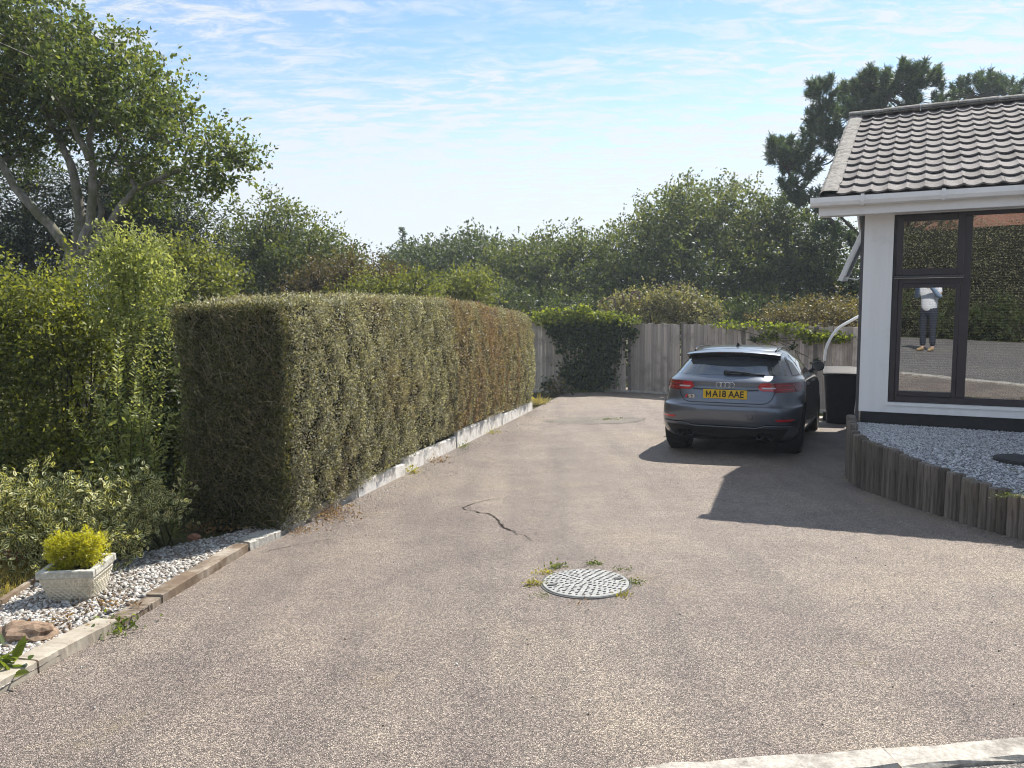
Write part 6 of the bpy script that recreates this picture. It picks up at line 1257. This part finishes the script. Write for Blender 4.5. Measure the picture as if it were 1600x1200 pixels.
for sg in (-1, 1):
    b = len(V); V += [(sg*.095, 0, .86), (sg*.10, .02, .50), (sg*.105, -.01, .10), (sg*.11, .03, .045), (sg*.12, .15, .03)]; E_ += [(0, b), (b, b+1), (b+1, b+2), (b+2, b+3), (b+3, b+4)]; Rr += [.088, .056, .038, .04, .028]
    b = len(V); V += [(sg*.185, 0, 1.43), (sg*.25, .06, 1.18), (sg*.11, .30, 1.47), (sg*.085, .36, 1.545)]; E_ += [(2, b), (b, b+1), (b+1, b+2), (b+2, b+3)]; Rr += [.056, .044, .03, .026]
    for k_, (dx, dz) in enumerate(((0, .04), (0, .02), (0, 0), (0, -.02))):   # fingers wrapped round the phone edge
        f0 = len(V); V += [(sg*.088, .375, 1.575+dz), (sg*.086, .405, 1.58+dz), (sg*.070, .412, 1.58+dz)]; E_ += [(b+3, f0), (f0, f0+1), (f0+1, f0+2)]; Rr += [.0085, .008, .007]
    f0 = len(V); V += [(sg*.07, .365, 1.575), (sg*.05, .375, 1.60)]; E_ += [(b+3, f0), (f0, f0+1)]; Rr += [.010, .008]
skin('body', V, E_, Rr, SKIN, ps)
V = [(0, 0, 1.0), (0, 0, .93)]; E_ = [(0, 1)]; Rr = [(.168, .122), (.172, .125)]
for sg in (-1, 1): b = len(V); V += [(sg*.098, 0, .84), (sg*.104, .02, .50), (sg*.108, -.005, .09)]; E_ += [(1, b), (b, b+1), (b+1, b+2)]; Rr += [.105, .075, .062]
skin('trousers', V, E_, Rr, DENIM, ps)
V = [(0, 0, .80), (0, 0, 1.08), (0, .01, 1.33), (0, 0, 1.45)]; E_ = [(0, 1), (1, 2), (2, 3)]; Rr = [(.20, .155), (.168, .126), (.185, .125), (.10, .08)]
for sg in (-1, 1): b = len(V); V += [(sg*.188, 0, 1.43), (sg*.235, .045, 1.24)]; E_ += [(2, b), (b, b+1)]; Rr += [.07, .062]
skin('shirt', V, E_, Rr, WHITE, ps)
for sg in (-1, 1):
    skin('sleeve', [(sg*.235, .045, 1.25), (sg*.252, .06, 1.17), (sg*.18, .18, 1.33), (sg*.115, .29, 1.46)], [(0, 1), (1, 2), (2, 3)], [.06, .056, .046, .038], BLUE, ps)
    sh = skin('shoe', [(sg*.11, -.03, .04), (sg*.115, .08, .042), (sg*.125, .20, .03)], [(0, 1), (1, 2)], [(.045, .045), (.046, .045), (.038, .028)], SHOE, ps)
skin('hair', [(0, -.03, 1.66), (0, -.01, 1.76), (0, .03, 1.805), (0, .09, 1.78)], [(0, 1), (1, 2), (2, 3)], [(.082, .075), (.088, .09), (.075, .06), (.05, .02)], HAIR, ps)
for sg in (-1, 1):
    MB().lathe([(0.0, -.006), (.011, -.004), (.013, .004), (.0, .008)], axis=1, seg=10, c=(sg*.034, .118, 1.685)).build('eye', WHITE, ps); MB().lathe([(.0, 0), (.028, .0), (.03, .01), (0, .014)], axis=0, seg=12, c=(sg*.078-(.007), .03, 1.67)).build('ear', SKIN, ps)
MB().add([(-.014, .112, 1.65), (.014, .112, 1.65), (0, .148, 1.645), (0, .118, 1.69)], [(0, 2, 3), (1, 3, 2), (0, 1, 2), (0, 3, 1)]).build('nose', SKIN, ps); MB().box((-.024, .112, 1.615), (.024, .122, 1.623)).build('mouth', MAT['brick'], ps)
ph_ = MB().box((-.078, -.012, -.037), (.078, -.004, .037)).build('phone', MAT['black_plastic'], None, bevel=.002, loc=(-.055, -.008, 1.585)); tag(ph_, 'black phone held up in both hands, reflected in the glass', 'phone')

# ------------------------------------------------------------------ the veil haze volume, added to imitate lens flare over far trees
hz = M('veil haze'); pv = hz.n('ShaderNodeVolumePrincipled'); pv.inputs['Color'].default_value = (0.80, 0.89, 1.0, 1); pv.inputs['Density'].default_value = 0.0013; pv.inputs['Anisotropy'].default_value = 0.25
hz.l(pv.outputs[0], hz.out.inputs['Volume'])
ho = MB().box((-640, -430, -18), (640, 940, 14)).build('haze', hz.m); ho['kind'] = 'stuff'
